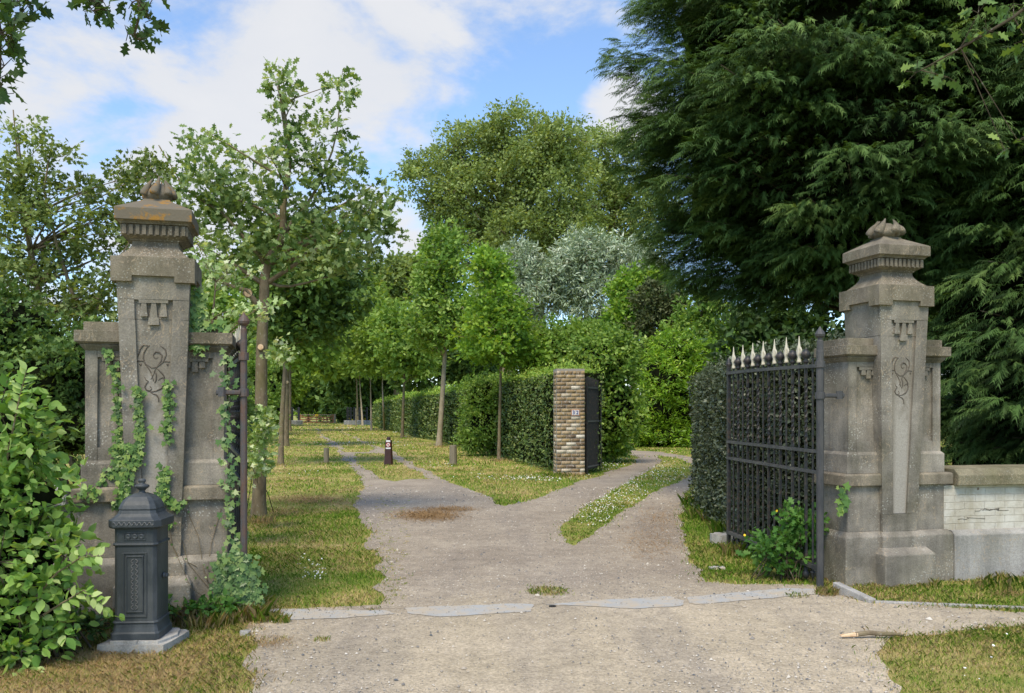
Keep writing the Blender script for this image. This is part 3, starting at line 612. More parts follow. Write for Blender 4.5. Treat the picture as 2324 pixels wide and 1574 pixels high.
# ================================================================== BRICK PILLAR, SMALL GATE
bx, by = G(1263, 1081.7); PW, PH_, PD = .70, 2.63, .62
bp = empty('brick_pillar', (bx, by, 0), math.radians(5), 'old yellow brick pillar carrying the number 32 at the end of the hedge', 'pillar')
m = M_('old_bricks', .92, .15); at = m.n.new('ShaderNodeAttribute'); at.attribute_name = 'tint'
c = m.ramp(at.outputs['Fac'], [(0, (.15, .11, .08, 1)), (.3, (.25, .18, .105, 1)), (.6, (.36, .265, .14, 1)), (.85, (.42, .33, .22, 1)), (.92, (.54, .48, .37, 1)), (1, (.64, .6, .5, 1))])
c = m.mix(.75, c, m.ramp(m.noise(18, 6, .7), [(.3, .5), (.7, 1.4)]), 'MULTIPLY'); wsh = m.ramp(m.noise(14, 5, .7), [(.56, 0), (.62, 1)])
c = m.mix(m.math('MULTIPLY', wsh, .55), c, (.6, .57, .5, 1)); m.col(c); m.bump(m.noise(40, 6), .01, .8); MAT['oldbrick'] = m.m
m = M_('old_mortar', .95, .1); m.col(m.mix(m.noise(20, 5), (.25, .235, .21, 1), (.36, .34, .3, 1))); m.bump(m.noise(60, 5), .006, .8); MAT['mortar'] = m.m
MB().box(.008, PW-.008, .008, PD-.008, -.1, PH_-.01).build('mortar_core', MAT['mortar'], bp)
V = []; lo = []; st = []; ti = []; r_ = random.Random(11); ROW = .0915
def brick(x0, x1, y0, y1, z0, z1, t):
    b = len(V); j = lambda: r_.uniform(-.003, .003); e = .006
    ring = [(x0,y0),(x1,y0),(x1,y1),(x0,y1)]
    secs_ = [(z0, e), (z0+e, 0), (z1-e, 0), (z1, e)]
    for z, i in secs_:
        for (x, y) in ring:
            xx = x+(i if x == x0 else -i); yy = y+(i if y == y0 else -i); V.append((xx+j()*.5, yy+j()*.5, z+j()*.5)); ti.append(t)
    fs = [(3,2,1,0),(12,13,14,15)] + [(k*4+a, k*4+(a+1)%4, k*4+4+(a+1)%4, k*4+4+a) for k in range(3) for a in range(4)]
    for f_ in fs: st.append(len(lo)); lo.extend(b+i for i in f_)
nr = int(PH_/ROW)
for i in range(nr):
    z0 = i*ROW+.012; z1 = (i+1)*ROW
    if i == nr-1: cuts = [k*PW/7 for k in range(8)]
    else: cuts = [0,.24,.48,PW] if i % 2 == 0 else [0,.12,.36,.58,PW]
    for a, b in zip(cuts[:-1], cuts[1:]):
        t = min(1, max(0, r_.betavariate(2, 2.2)*.95)); 
        if r_.random() < .13: t = r_.uniform(.9, 1)
        brick(a+.008, b-.008, -.004, .13, z0+.003, z1-.001, t); brick(a+.007, b-.007, PD-.13, PD+.004, z0, z1, r_.random()*.9)
    cy = [.13,.38,PD-.13] if i % 2 else [.13,.26,.49]
    for a, b in zip(cy[:-1], cy[1:]):
        for x0, x1 in ((-.004,.1),(PW-.1,PW+.004)): brick(x0, x1, a+.007, b-.007, z0, z1, r_.random()*.95)
raw_mesh('brickwork', V, lo, st, MAT['oldbrick'], bp, ti)
pq = MB().box(.36,.565,-.022,-.004,1.475,1.625).build('number_plaque', MAT['terracotta'], bp)
for x in (.377, .464): MB().box(x, x+.082, -.027, -.02, 1.49, 1.61).build('tile', MAT['white'], pq)
def digit_text(txt, size, mat, parent, locn, rot, name='numeral', ext=.002):
    cu = bpy.data.curves.new('t', 'FONT'); cu.body = txt; cu.size = size; cu.extrude = ext; cu.align_x = 'CENTER'; cu.align_y = 'CENTER'; cu.offset = size*.02
    tmp = bpy.data.objects.new('t', cu); scn.collection.objects.link(tmp); bpy.context.view_layer.update()
    me = bpy.data.meshes.new_from_object(tmp); bpy.data.objects.remove(tmp); me.materials.clear(); me.materials.append(mat)
    o = bpy.data.objects.new(name, me); link(o, parent); o.location = locn; o.rotation_euler = rot; return o
digit_text('3', .125, MAT['blue'], pq, (.418, -.03, 1.55), (math.radians(90), 0, 0)); digit_text('2', .125, MAT['blue'], pq, (.505, -.03, 1.55), (math.radians(90), 0, 0))
sg = empty('garden_gate', (1.86, 22.0, 0), math.atan2(1.35, .53), 'small black barred garden gate standing open beside the brick pillar', 'gate')
for i in range(13):
    MB().tube([(.05+i*.1,0,.12),(.05+i*.1,0,2.38+.08*(1-i/12))], [.016,.014], 6).build('bar', MAT['iron'], sg)
for z in (.19, 1.33, 2.18): MB().box(0, 1.3, -.02, .02, z-.02, z+.02).build('rail', MAT['iron_grey'], sg)
MB().tube([(0,0,0),(0,0,2.42)], .035, 8).build('gate_post', MAT['iron'], sg)
MB().box(1.28, 1.33, -.02, .02, .12, 2.4).build('end_stile', MAT['iron'], sg)

# ================================================================== POSTS, BOLLARD, FAR GATE
def wood_post(px, py, h, w, label):
    X, Y = G(px, py); o = MB().lathe([(w*1.05,-.1),(w*1.03,.1),(w,h*.6),(w*.97,h-.01),(w*.9,h)], n=14, fn=lambda t, z: 1+.03*math.sin(3*t+px)).build('wooden_post', MAT['oldwood'])
    o.location = (X, Y, 0); o.rotation_euler = (.015, -.01, 0); tag(o, label, 'post', 'short wooden posts on the lawn'); return o
wood_post(741, 1054, .49, .08, 'short grey wooden post on the lawn left of the track')
wood_post(1029, 1057, .59, .11, 'stouter short wooden post on the grass before the hedge')
X, Y = G(882, 1057); bo = empty('bollard', (X, Y, 0), 0, 'dark maroon tapered bollard with white signs between the wheel tracks', 'bollard')
MB().octo(0,0,[(.135,-.05),(.13,.02),(.11,.3),(.09,.74)], .3).build('shaft', MAT['maroon'], bo, .005)
MB().lathe([(.075,.735),(.07,.755),(.05,.76),(.05,.775),(.068,.785),(.06,.815),(.03,.835),(.004,.84)], n=14).build('cap', MAT['maroon'], bo)
MB().box(-.06,.06,-.101,-.085,.69,.745).build('white_plate', MAT['white'], bo)
MB().box(-.07,.07,-.109,-.095,.49,.53).build('white_band', MAT['white'], bo)
from mathutils import Matrix
o = MB().lathe([(.063,0),(.063,.006)], n=24).build('sign_disc', MAT['red'], bo); o.matrix_basis = Matrix.Translation((0,-.098,.61)) @ Matrix.Rotation(math.radians(90),4,'X')
o2 = MB().lathe([(.05,0),(.05,.003)], n=24).build('sign_face', MAT['white'], o); o2.location = (0,0,.006)
o3 = MB().box(-.05,.05,-.007,.007,.009,.0115).build('sign_bar', MAT['red'], o); o3.rotation_euler.z = math.radians(-45)
o4 = MB().box(-.02,.02,-.022,.022,.009,.0105).build('sign_symbol', MAT['darkprint'], o)
# far field gate
Z0 = 128.; sc_ = Z0/F
gx = (680-CX)*sc_; fgt = empty('field_gate', (gx, Z0, 0), math.radians(0), 'brown wooden field gate with crossed braces and a yellow sign at the far end', 'gate')
Wd = 5.0; hh = 1.28
for x in (-.12, Wd+.12): MB().box(x-.14, x+.14, -.1, .1, -.1, hh+.05).build('gate_post', MAT['oldwood'], fgt, .01)
for z, mt in ((hh-.05, 'oldwood'), (.88, 'brownwood'), (.55, 'brownwood'), (.15, 'brownwood')): MB().box(.05, Wd-.05, -.03, .03, z-.06, z+.06).build('rail', MAT[mt], fgt)
for x in (.1, Wd/2, Wd-.1): MB().box(x-.07, x+.07, -.065, -.031, .02, hh).build('stile', MAT['brownwood'], fgt)
for (xa, za, xb, zb_) in ((.2,hh-.12,2.0,.08),(.5,.08,2.3,hh-.12),(2.7,hh-.12,4.5,.08),(3.0,.08,4.8,hh-.12)):
    MB().tube([(xa,-.1,za),(xb,-.1,zb_)], .075, 4).build('brace', MAT['brownwood'], fgt)
sgn = MB().box(Wd/2-.22, Wd/2+.22, -.13, -.1, hh-.26, hh+.02).build('yellow_sign', MAT['yellow'], fgt)
MB().box(Wd/2-.12, Wd/2+.12, -.135, -.131, hh-.17, hh-.08).build('sign_mark', MAT['darkprint'], sgn)
# black post rings on concrete bases
def post_ring(cx_px, Z, r, label, angs, hpost):
    X = (cx_px-CX)*Z/F; root = empty('post_enclosure', (X, Z, 0), 0, label, 'enclosure', 'black post enclosures by the far field')
    MB().lathe([(r+.35,-.1),(r+.35,.5),(r+.3,.56),(r-.3,.56),(r-.35,.5)], n=32).build('concrete_ring', MAT['concrete'], root, .0)
    for a in angs:
        t = math.radians(a); x, y = r*math.cos(t), r*math.sin(t)
        MB().loft([(x-.12,x+.12,y-.12,y+.12,.5),(x-.12,x+.12,y-.12,y+.12,hpost),(x-.09,x+.09,y-.09,y+.09,hpost+.08)]).build('post', MAT['blackwood'], root, .01)
    rl = MB()
    for z in (1.2, hpost-.4): rl.tube([(r*math.cos(t), r*math.sin(t), z) for t in np.linspace(math.radians(min(angs)), math.radians(max(angs)), 16)], .045, 6)
    rl.build('rail', MAT['iron_grey'], root)
post_ring(812, 112., 1.4, 'black timber posts ringed on a concrete base, right of the far gate', [216,241,262,90,333], 2.15)
post_ring(655, 112., 1.4, 'black timber posts on a concrete base behind the left tree row', [302,40,250,200], 2.15)
X, Y = G(812, 968.5); o = MB().tube([(0,0,0),(.02,0,1.7),(.02,0,2.0)], [.07,.07,.09], 6).build('marker_post', MAT['cream'] if False else MAT['yellowpost'] if 'yellowpost' in MAT else MAT['oldwood']); o.location = (X-.2, Y, 0); tag(o, 'thin pale marker post beside the right black post enclosure', 'post')
# green mesh fence panel at left
fx, fy_ = (604-CX)*60/F, 60.; gf = empty('mesh_fence', (fx, fy_, 0), math.radians(102), 'dark green fence panel behind the left row of trunks', 'fence')
for i in range(5): MB().box(i*1.2-.04, i*1.2+.04, -.04, .04, 0, 3.3).build('post', MAT['greenfence'], gf)
MB().box(0, 4.8, -.012, .012, .05, 3.2).build('panel', MAT['greenfence'], gf)

# ================================================================== KERB, STICK, STONES
kx, ky = G(1897, 1352); kx2, ky2 = G(1985, 1366)
k1 = (kx, ky); 
def kerb(name, a, b, w, h, label, mat='concrete', h2=None):
    d = math.atan2(b[1]-a[1], b[0]-a[0]); ln = math.hypot(b[0]-a[0], b[1]-a[1]); h2 = h if h2 is None else h2
    o = MB().add([(0,-w/2,-.08),(ln,-w/2,-.08),(ln,w/2,-.08),(0,w/2,-.08),(0,-w/2,h),(ln,-w/2,h2),(ln,w/2,h2),(0,w/2,h)],
        [(0,3,2,1),(4,5,6,7),(0,1,5,4),(1,2,6,5),(2,3,7,6),(3,0,4,7)]).build(name, MAT[mat], None, .008)
    o.location = (a[0], a[1], 0); o.rotation_euler.z = d; return tag(o, label, 'kerb')
kerb('kerb_stone', G(1897, 1347), G(1982, 1370), .07, .1, 'tilted concrete kerb stone at the foot of the right pier', 'concrete', .035)
kerb('kerb_strip', G(1985, 1369), G(2500, 1390), .05, .02, 'thin kerb strip edging the grass below the white wall')
X, Y = G(1908, 1451); st_ = empty('broken_branch', (X, Y, .02), math.radians(1), 'broken stick with a pale split end lying on the sandy track', 'stick')
MB().tube([(.1,0,.012),(.2,.01,.02),(.3,0,.014),(.38,.012,.01),(.43,0,.006)], [.016,.017,.015,.012,.005], 8).build('bark_piece', MAT['bark'], st_)
MB().tube([(0,-.006,.0),(.05,0,.006),(.115,0,.012)], [.005,.012,.017], 6).tube([(.0,.012,.004),(.11,.004,.012)], [.004,.012], 6).build('split_end', MAT['cutwood'], st_)
def stone_lump(px, py, s, label, mat='slab', name='stone', flat=.35):
    r = random.Random(px); X, Y = G(px, py)
    vs = []; pts = [(s*(1+.25*r.uniform(-1,1))*math.cos(a), s*.7*(1+.25*r.uniform(-1,1))*math.sin(a)) for a in np.linspace(0, 2*math.pi, 8)[:-1]]
    m_ = rough_slab(pts, -.01, s*flat, px, s*.05); o = m_.build(name, MAT[mat]); o.location = (X, Y, .006); return tag(o, label, 'stone')
stone_lump(1253, 1379, .028, 'dark slate chip lying on the joint of the threshold slabs', 'darkprint', 'slate_chip', .3)
stone_lump(1640, 1232, .16, 'pale stone lump in the grass at the free end of the right gate', 'concrete', 'stone', .6)
stone_lump(1630, 1292, .09, 'flat dark piece of slate on the verge right of the drive', 'slab', 'slate_piece', .15)
stone_lump(557, 1443, .045, 'white stone at the edge of the dry grass near the left pier', 'stone_pale', 'stone', .6)
# ================================================================== GROUND
def setk(o, kind='structure'): o['kind'] = kind; return o
setk(MB().add([(-600,-60,0),(600,-60,0),(600,1200,0),(-600,1200,0)], [(0,1,2,3)]).build('ground', MAT['lawn']))
def rough_poly(pts, amp, step=.12, seed=0):
    r = random.Random(seed); out = []
    n = len(pts)
    for i in range(n):
        a, b = np.array(pts[i]), np.array(pts[(i+1) % n]); d = np.linalg.norm(b-a); Z = max(4, (a[1]+b[1])/2); k = int(max(1, min(60, d/(step*max(1, Z/9)))))
        w = 0
        for j in range(k):
            w = .6*w + r.uniform(-1,1)*amp*max(1, Z/14); nrm_ = np.array((-(b-a)[1], (b-a)[0]))/max(d, 1e-6)
            out.append(tuple(a+(b-a)*j/k + nrm_*w))
    return out
def sheet(name, pts, z, mat, kind='structure'):
    tri = tessellate_polygon([[Vector((x, y, 0)) for x, y in pts]])
    o = MB().add([(x, y, z) for x, y in pts], [tuple(t) for t in tri]).build(name, mat)
    me = o.data
    import bmesh as _b
    b = _b.new(); b.from_mesh(me); _b.ops.recalc_face_normals(b, faces=b.faces)
    if b.faces and sum(f.normal.z*f.calc_area() for f in b.faces) < 0: _b.ops.reverse_faces(b, faces=b.faces)
    b.to_mesh(me); b.free()
    if kind: o['kind'] = kind
    return o
g = lambda L_: [G(x, y) for x, y in L_]
TRACK = g([(590,1390),(548,1436),(596,1462),(548,1500),(578,1532),(560,1574)]) + [(-1.1,2.0),(1.3,2.0)] + g([(2040,1574),(2010,1520),(1985,1482),(2030,1444),(2324,1424)]) + [(14,6.9),(14,7.9)] + g([(2324,1391),(2160,1379),(1985,1370),(1900,1350),(1850,1330),(1640,1325),(1560,1322),(1300,1332),(1000,1340),(880,1350),(850,1384),(700,1380),(610,1386)])
DRIVE = g([(590,1392),(868,1374),(862,1325),(852,1290),(858,1250),(834,1248),(848,1210),(822,1181),(806,1150),(815,1128),(826,1112),(817,1086),(799,1067),(779,1042),(760,1019),(735,1000),(722,984),(713,970),(718,971),(735,991),(767,1005),(776,1010),(795,1003),(790,992),(764,977),(767,975),(786,986),(814,994),(837,1007),(868,1018),(903,1034),(929,1048),(940,1059),(982,1070),(996,1083),(1021,1096),(1052,1108),(1090,1121),(1113,1134),(1141,1150),(1180,1143),(1220,1130),(1290,1103),(1380,1072),(1442,1052),(1447,1040),(1425,1028),(1420,1022),(1500,1027),(1580,1040),(1590,1075),(1560,1120),(1545,1170),(1560,1250),(1600,1318),(1650,1348),(1860,1334),(1862,1345),(1560,1358),(1300,1368),(1000,1382),(800,1390)])
ISL = [g([(1275,1212),(1298,1240),(1335,1222),(1400,1172),(1480,1122),(1545,1092),(1572,1075),(1572,1055),(1540,1040),(1488,1034),(1505,1046),(1480,1066),(1400,1110),(1330,1150),(1280,1188)]),
       g([(800,1030),(871,1030),(891,1043),(919,1059),(951,1073),(973,1089),(930,1088),(894,1094),(859,1087),(849,1074),(823,1063),(812,1046)]),
       g([(735,990),(767,1004),(784,1027),(835,1027),(852,1017),(824,1006),(799,992),(776,984),(764,974)]),
       g([(1200,1350),(1240,1358),(1290,1352),(1270,1338),(1215,1332)])]
LAWN_R = g([(2040,1574),(2010,1520),(1985,1482),(2030,1444),(2324,1424)]) + [(14,6.9),(14,2),(1.3,2)]
TRACKp = rough_poly(TRACK, .035, .1, 1); DRIVEp = rough_poly(DRIVE, .045, .1, 2); ISLp = [rough_poly(p, .03, .1, 3+i) for i, p in enumerate(ISL)]
sheet('sandy_track', TRACKp, .004, MAT['track']); sheet('gravel_drive', DRIVEp, .0056, MAT['drive'])
for p in ISLp[:3]: sheet('lawn_strip', p, .0072, MAT['lawn'])
# threshold slabs
for i, (pts, lb) in enumerate([([(592,1388),(640,1384),(720,1386),(800,1388),(880,1388),(900,1396),(770,1406),(640,1410),(596,1408)], 'bluestone threshold slab at the foot of the left gate'),
        ([(918,1382),(1000,1378),(1180,1372),(1212,1374),(1205,1390),(1080,1398),(990,1402),(925,1394)], 'bluestone threshold slab left of the grass tuft, half under grit'),
        ([(1235,1374),(1400,1362),(1520,1356),(1552,1366),(1545,1378),(1440,1384),(1340,1378)], 'thin bluestone threshold slab in the middle right of the entrance'),
        ([(1562,1358),(1650,1348),(1790,1337),(1862,1340),(1848,1352),(1700,1364),(1580,1374),(1562,1370)], 'long bluestone threshold slab reaching the foot of the right gate')]):
    tag(sheet('threshold_slab', rough_poly(g(pts), .009, .04, 20+i), .0076, MAT['slab'], None), lb, 'slab', 'bluestone slabs across the entrance')
# ---- point in polygon
def inside(px, py, poly):
    x = np.array([p[0] for p in poly]); y = np.array([p[1] for p in poly]); r = np.zeros(len(px), bool); j = len(poly)-1
    for i in range(len(poly)):
        c_ = ((y[i] > py) != (y[j] > py)) & (px < (x[j]-x[i])*(py-y[i])/(y[j]-y[i]+1e-12)+x[i]); r ^= c_; j = i
    return r
def is_grass(x, y):
    bad = inside(x, y, DRIVEp) | inside(x, y, TRACKp)
    for p in ISLp: bad &= ~inside(x, y, p)
    return ~bad
def vnoise(x, y, s, seed=0):
    r = np.random.RandomState(seed); t = np.zeros_like(x)
    for i in range(6):
        a = r.rand()*6.28; f_ = s*(.6+r.rand()*1.6); t += np.sin((x*math.cos(a)+y*math.sin(a))*f_+r.rand()*6.28)
    return t/6
def blades(name, x, y, h, w, mat, lean=.35, tint=None, bend=True):
    n = len(x); a = rs.rand(n)*6.283; d = np.stack([np.cos(a), np.sin(a)], 1); s_ = np.stack([-d[:,1], d[:,0]], 1)
    V = np.zeros((n, 5, 3)); l1 = lean*h*rs.uniform(.1, 1, n)
    b = np.stack([x, y], 1)
    V[:,0,:2] = b - s_*w[:,None]/2; V[:,1,:2] = b + s_*w[:,None]/2
    V[:,2,:2] = b + s_*w[:,None]*.4 + d*(l1*.35)[:,None]; V[:,2,2] = h*.6
    V[:,4,:2] = b - s_*w[:,None]*.4 + d*(l1*.35)[:,None]; V[:,4,2] = h*.6
    V[:,3,:2] = b + d*(l1*1.4)[:,None]; V[:,3,2] = h
    lp = (np.array([0,1,2,3,4])[None,:] + (np.arange(n)*5)[:,None]).ravel(); st = np.arange(n)*5
    return raw_mesh(name, V.reshape(-1,3), lp, st, mat, None, np.repeat(rs.rand(n) if tint is None else tint, 5))
xs, ys, hs, ws = [], [], [], []
for (z0, z1, dens, hh_, ww) in [(4.2,7,6500,.028,.0034),(7,10,3600,.03,.005),(10,15,1600,.034,.0075),(15,24,500,.038,.014),(24,40,110,.05,.03),(40,75,32,.06,.06),(75,140,7,.09,.15)]:
    zl, zr = -1.35*z1*.5-1.5, .72*z1*.85+1; zl = -.62*z1-.6; zr = .62*z1+.6
    n = int((zr-zl)*(z1-z0)*dens); x = rs.uniform(zl, zr, n); y = rs.uniform(z0, z1, n)
    k = (np.abs(x) < .6*y+.4); 
    k &= ~((x > .5+ (y-23)*-.21) & (y > 23.4) & (x < 30) & (y > 44)) ; x, y = x[k], y[k]
    jit = rs.randn(2, len(x))*np.where(rs.rand(len(x)) < .25, .1, .03)*max(1, z0/12); k = is_grass(x+jit[0], y+jit[1]); x, y = x[k], y[k]
    bare = (y > 14.2) & (y < 16.8) & (x < -2.6+.4*vnoise(x, y, 3., 8)) & (x > -4.6); k = rs.rand(len(x)) < (.72+.4*vnoise(x, y, 2.1, 3))*np.where(bare, .35, 1); x, y = x[k], y[k]
    xs.append(x); ys.append(y); hs.append(hh_*rs.uniform(.4, 1.3, len(x))*(1+.45*vnoise(x, y, 1.5, 5))); ws.append(np.full(len(x), ww))
x = np.concatenate(xs); y = np.concatenate(ys); h = np.concatenate(hs); w = np.concatenate(ws)
setk(blades('grass', x, y, h, w, MAT['blades'], .9), 'stuff')
# longer tufts along walls, post feet, edges and a few in the track
tx, ty, th = [], [], []
def tuft(X, Y, n, r, hgt):
    n = int(n*1.6); a = rs.rand(n)*6.283; q = r*np.sqrt(rs.rand(n)); tx.append(X+q*np.cos(a)); ty.append(Y+q*np.sin(a)); th.append(hgt*rs.uniform(.35, 1.2, n))
for i in range(60):
    u = -.9+i*.03; p = loc(PL, TH, u, -.14+random.uniform(-.12,.05)); tuft(p[0], p[1], 24, .05, random.choice([.05,.08,.14]))
for i in range(95):
    u = .28+i*.055 if i > 12 else -.6+i*.07; p = loc(PR, TH-.035 if i > 12 else TH, u, (-.03 if i > 12 else -.13)+random.uniform(-.06,.02)); tuft(p[0], p[1], 26, .05, random.choice([.03,.04,.05,.08]))
for px_, py_, n_, r__, hg in [(640,1413,90,.07,.06),(625,1405,60,.06,.05),(1240,1345,260,.17,.035),(730,1455,50,.06,.03),(620,1455,60,.1,.025),(1810,1354,60,.1,.035),(1875,1350,110,.1,.07),(590,1385,120,.1,.1),(540,1405,250,.2,.12),(470,1420,160,.2,.12),(2290,1335,120,.25,.1),(2250,1340,60,.2,.07),(1660,1215,160,.25,.2),(1620,1180,150,.35,.18),(1690,1262,200,.25,.14),(1600,1150,120,.4,.2),(640,1058,30,.2,.1),(588,1188,160,.22,.1),(741,1055,60,.2,.08),(1029,1058,60,.2,.08),(882,1058,50,.2,.06),(1265,1083,160,.4,.12),(1300,1083,100,.4,.08),(1132,1048,60,.3,.1),(997,1016,60,.3,.1)]:
    X, Y = G(px_, py_); tuft(X, Y, n_, r__, hg)
for i in range(170):     # ragged green edge of the drive
    X, Y = G(random.uniform(860, 935), random.uniform(1130, 1372)); 
    X -= random.random()*.1; tuft(X, Y, 7, .03, .02)
X_ = np.concatenate(tx); Y_ = np.concatenate(ty); H_ = np.concatenate(th)
setk(blades('long_grass', X_, Y_, H_, np.full(len(X_), .0034)*np.maximum(1, Y_/7), MAT['blades'], .6, .2+rs.rand(len(X_))*.8), 'stuff')
# ---- pebbles and grit
def pebbles(name, x, y, z, s, mat):
    n = len(x); tv = np.array([(1,0,0),(.45,.8,0),(-.55,.75,0),(-1,-.05,0),(-.4,-.8,0),(.6,-.75,0),(.1,.1,.75)]); k = 7
    a = rs.rand(n)*6.283; V = np.repeat(tv[None], n, 0)*(1+.35*rs.uniform(-1,1,(n,k,1))); V[:,:6,2] = -.1; ca, sa = np.cos(a)[:,None], np.sin(a)[:,None]
    X = V[:,:,0]*ca-V[:,:,1]*sa*.75; Y = V[:,:,0]*sa+V[:,:,1]*ca*.75; V = np.stack([X, Y, V[:,:,2]], 2)*s[:,None,None] + np.stack([x, y, z], 1)[:,None,:]
    lp = []; f = np.array([[i, (i+1) % 6, 6] for i in range(6)]).ravel(); lp = (f[None,:]+(np.arange(n)*k)[:,None]).ravel()
    return raw_mesh(name, V.reshape(-1,3), lp, np.arange(n*6)*3, mat, None, np.repeat(rs.rand(n), k))
n = 150000; y = 4.2+ rs.rand(n)**1.7*14; x = rs.uniform(-1, 1, n)*(.62*y); kk = inside(x, y, TRACKp) | inside(x, y, DRIVEp)
for p in ISLp: kk &= ~inside(x, y, p)
x, y = x[kk], y[kk]; inT = y < 7.3
dn = vnoise(x, y, 1.3, 9); keep = rs.rand(len(x)) < np.where(inT, .35+.5*dn, .75); x, y = x[keep], y[keep]
s_ = .0036*np.exp(rs.randn(len(x))*.5)*np.maximum(1, y/10); big = rs.rand(len(x)) < .004; s_[big] *= 2.2
setk(pebbles('gravel', x, y, np.full(len(x), .010), s_, MAT['pebble']), 'stuff')
# dry litter patches
lx, ly = [], []
for (a, b, rx, ry, n_) in [(970,1172,75,13,5200),(1020,1158,60,6,1200),(700,1136,100,14,3200),(640,1165,60,12,900),(1480,1235,80,45,1500),(1500,1180,60,30,800),(300,1530,230,60,2600),(120,1545,150,45,1200),(620,1462,60,16,500),(1880,1348,25,10,300),(2290,1350,50,10,500),(560,1425,60,15,300)]:
    px_ = a+rx*np.clip(rs.randn(n_)*.5,-1.3,1.3); py_ = b+ry*np.clip(rs.randn(n_)*.5,-1.3,1.3); Z = F*H/(py_-HY); lx.append((px_-CX)*Z/F); ly.append(Z)
lx = np.concatenate(lx); ly = np.concatenate(ly); n = len(lx)
ax = rdir(n); ax[:,2] *= .25; nn = np.tile((0,0,1.), (n,1))+rdir(n)*.4
setk(leaf_mesh('dry_litter', np.stack([lx,ly,np.full(n,.012)+rs.rand(n)*.01],1), rs.uniform(.015,.035,n)*np.clip(ly/8,.8,2), nz(ax), nn, (np.array([(-.06,0,0),(.06,0,0),(.05,1,.1),(-.05,1,.1)]), [(0,1,2,3)]), MAT['straw']), 'stuff')
# daisies
dx, dy = [], []
for (a, b, rx, ry, n_) in [(1440,1110,110,60,1200),(1350,1160,70,40,600),(1210,1090,70,6,260),(1500,1070,60,20,260),(700,1292,50,20,40),(715,1315,30,12,40),(1000,1060,60,10,60),(860,1010,160,8,160),(930,985,60,8,80),(800,972,30,3,40),(1390,1062,40,8,60),(2280,1460,60,40,5),(2200,1530,90,30,6),(1110,1085,80,15,60),(700,1075,60,15,40)]:
    px_ = a+rx*np.clip(rs.randn(n_)*.5,-1.4,1.4); py_ = np.maximum(b+ry*np.clip(rs.randn(n_)*.5,-1.4,1.4), 962); Z = F*H/(py_-HY); dx.append((px_-CX)*Z/F); dy.append(Z)
dx = np.concatenate(dx); dy = np.concatenate(dy); k = is_grass(dx, dy) & (rs.rand(len(dx)) < .62); dx, dy = dx[k], dy[k]; n = len(dx)
hexa = (np.array([(math.cos(i*math.pi/3), math.sin(i*math.pi/3), 0) for i in range(6)]), [(0,1,2,3,4,5)])
setk(leaf_mesh('daisies', np.stack([dx,dy,.045+.02*rs.rand(n)],1), .0075*np.maximum(1, dy/14)*rs.uniform(.6,1.3,n), rdir(n)*np.array([1,1,.3]), np.tile((0,-.4,1.),(n,1))+rdir(n)*.3, hexa, MAT['daisy']), 'stuff')
n = 500; bxx = rs.uniform(-24, -14, n); byy = rs.uniform(128, 175, n)
setk(leaf_mesh('buttercups', np.stack([bxx,byy,.3+.5*rs.rand(n)],1), .16*rs.uniform(.7,1.3,n), rdir(n), np.tile((0,-.6,1.),(n,1)), hexa, MAT['buttercup']), 'stuff')

# ================================================================== FOLIAGE MATERIALS
def LM(name, cols, **k): MAT[name] = leaf_mat(name, cols, **k)
LM('oak', [(.04,.08,.025,1),(.065,.12,.035,1),(.12,.18,.06,1),(.26,.33,.16,1),(.4,.45,.28,1)], trans=.3)
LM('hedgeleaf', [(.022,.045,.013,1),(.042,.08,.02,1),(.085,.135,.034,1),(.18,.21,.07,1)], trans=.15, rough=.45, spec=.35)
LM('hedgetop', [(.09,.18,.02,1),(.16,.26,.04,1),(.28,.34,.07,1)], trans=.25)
LM('privet_dark', [(.02,.03,.015,1),(.035,.05,.024,1),(.055,.072,.04,1),(.1,.12,.08,1)], trans=.08, rough=.4, spec=.4)
LM('bright', [(.06,.13,.02,1),(.1,.2,.03,1),(.17,.28,.04,1),(.3,.36,.06,1)], trans=.32)
LM('laurel', [(.05,.12,.015,1),(.11,.22,.02,1),(.2,.34,.035,1),(.36,.45,.07,1)], trans=.3, rough=.35, spec=.45)
LM('mid', [(.05,.11,.02,1),(.09,.17,.03,1),(.16,.25,.05,1),(.28,.36,.11,1)], trans=.3)
LM('wood_far', [(.06,.11,.02,1),(.1,.17,.03,1),(.16,.24,.045,1),(.24,.31,.07,1)], trans=.3)
LM('wood_dark', [(.03,.065,.018,1),(.05,.1,.025,1),(.08,.14,.035,1),(.14,.2,.05,1)], trans=.2)
LM('poplar', [(.08,.12,.034,1),(.125,.172,.05,1),(.18,.24,.078,1),(.32,.37,.17,1)], trans=.28)
LM('willow', [(.1,.14,.08,1),(.18,.235,.145,1),(.29,.35,.245,1),(.43,.49,.38,1)], trans=.02)
LM('shrub', [(.06,.14,.03,1),(.11,.22,.045,1),(.2,.31,.08,1),(.34,.42,.18,1)], trans=.3, rough=.45)
LM('ivy', [(.03,.075,.016,1),(.055,.12,.024,1),(.09,.17,.032,1),(.19,.26,.06,1)], trans=.2, rough=.4, spec=.4)
LM('ivy_old', [(.03,.07,.02,1),(.05,.11,.03,1),(.09,.16,.045,1),(.16,.22,.07,1)], trans=.15, rough=.4, spec=.4)
LM('cypress', [(.015,.034,.011,1),(.027,.06,.017,1),(.05,.1,.026,1),(.14,.21,.06,1)], trans=.16, rough=.6)
LM('brown_conifer', [(.03,.045,.015,1),(.055,.07,.028,1),(.09,.1,.042,1)], trans=.1)
LM('hawthorn', [(.045,.075,.02,1),(.08,.12,.035,1),(.15,.2,.065,1),(.3,.35,.18,1)], trans=.32)
LM('maple_pale', [(.1,.18,.04,1),(.2,.29,.1,1),(.36,.43,.24,1),(.48,.52,.36,1)], trans=.25)
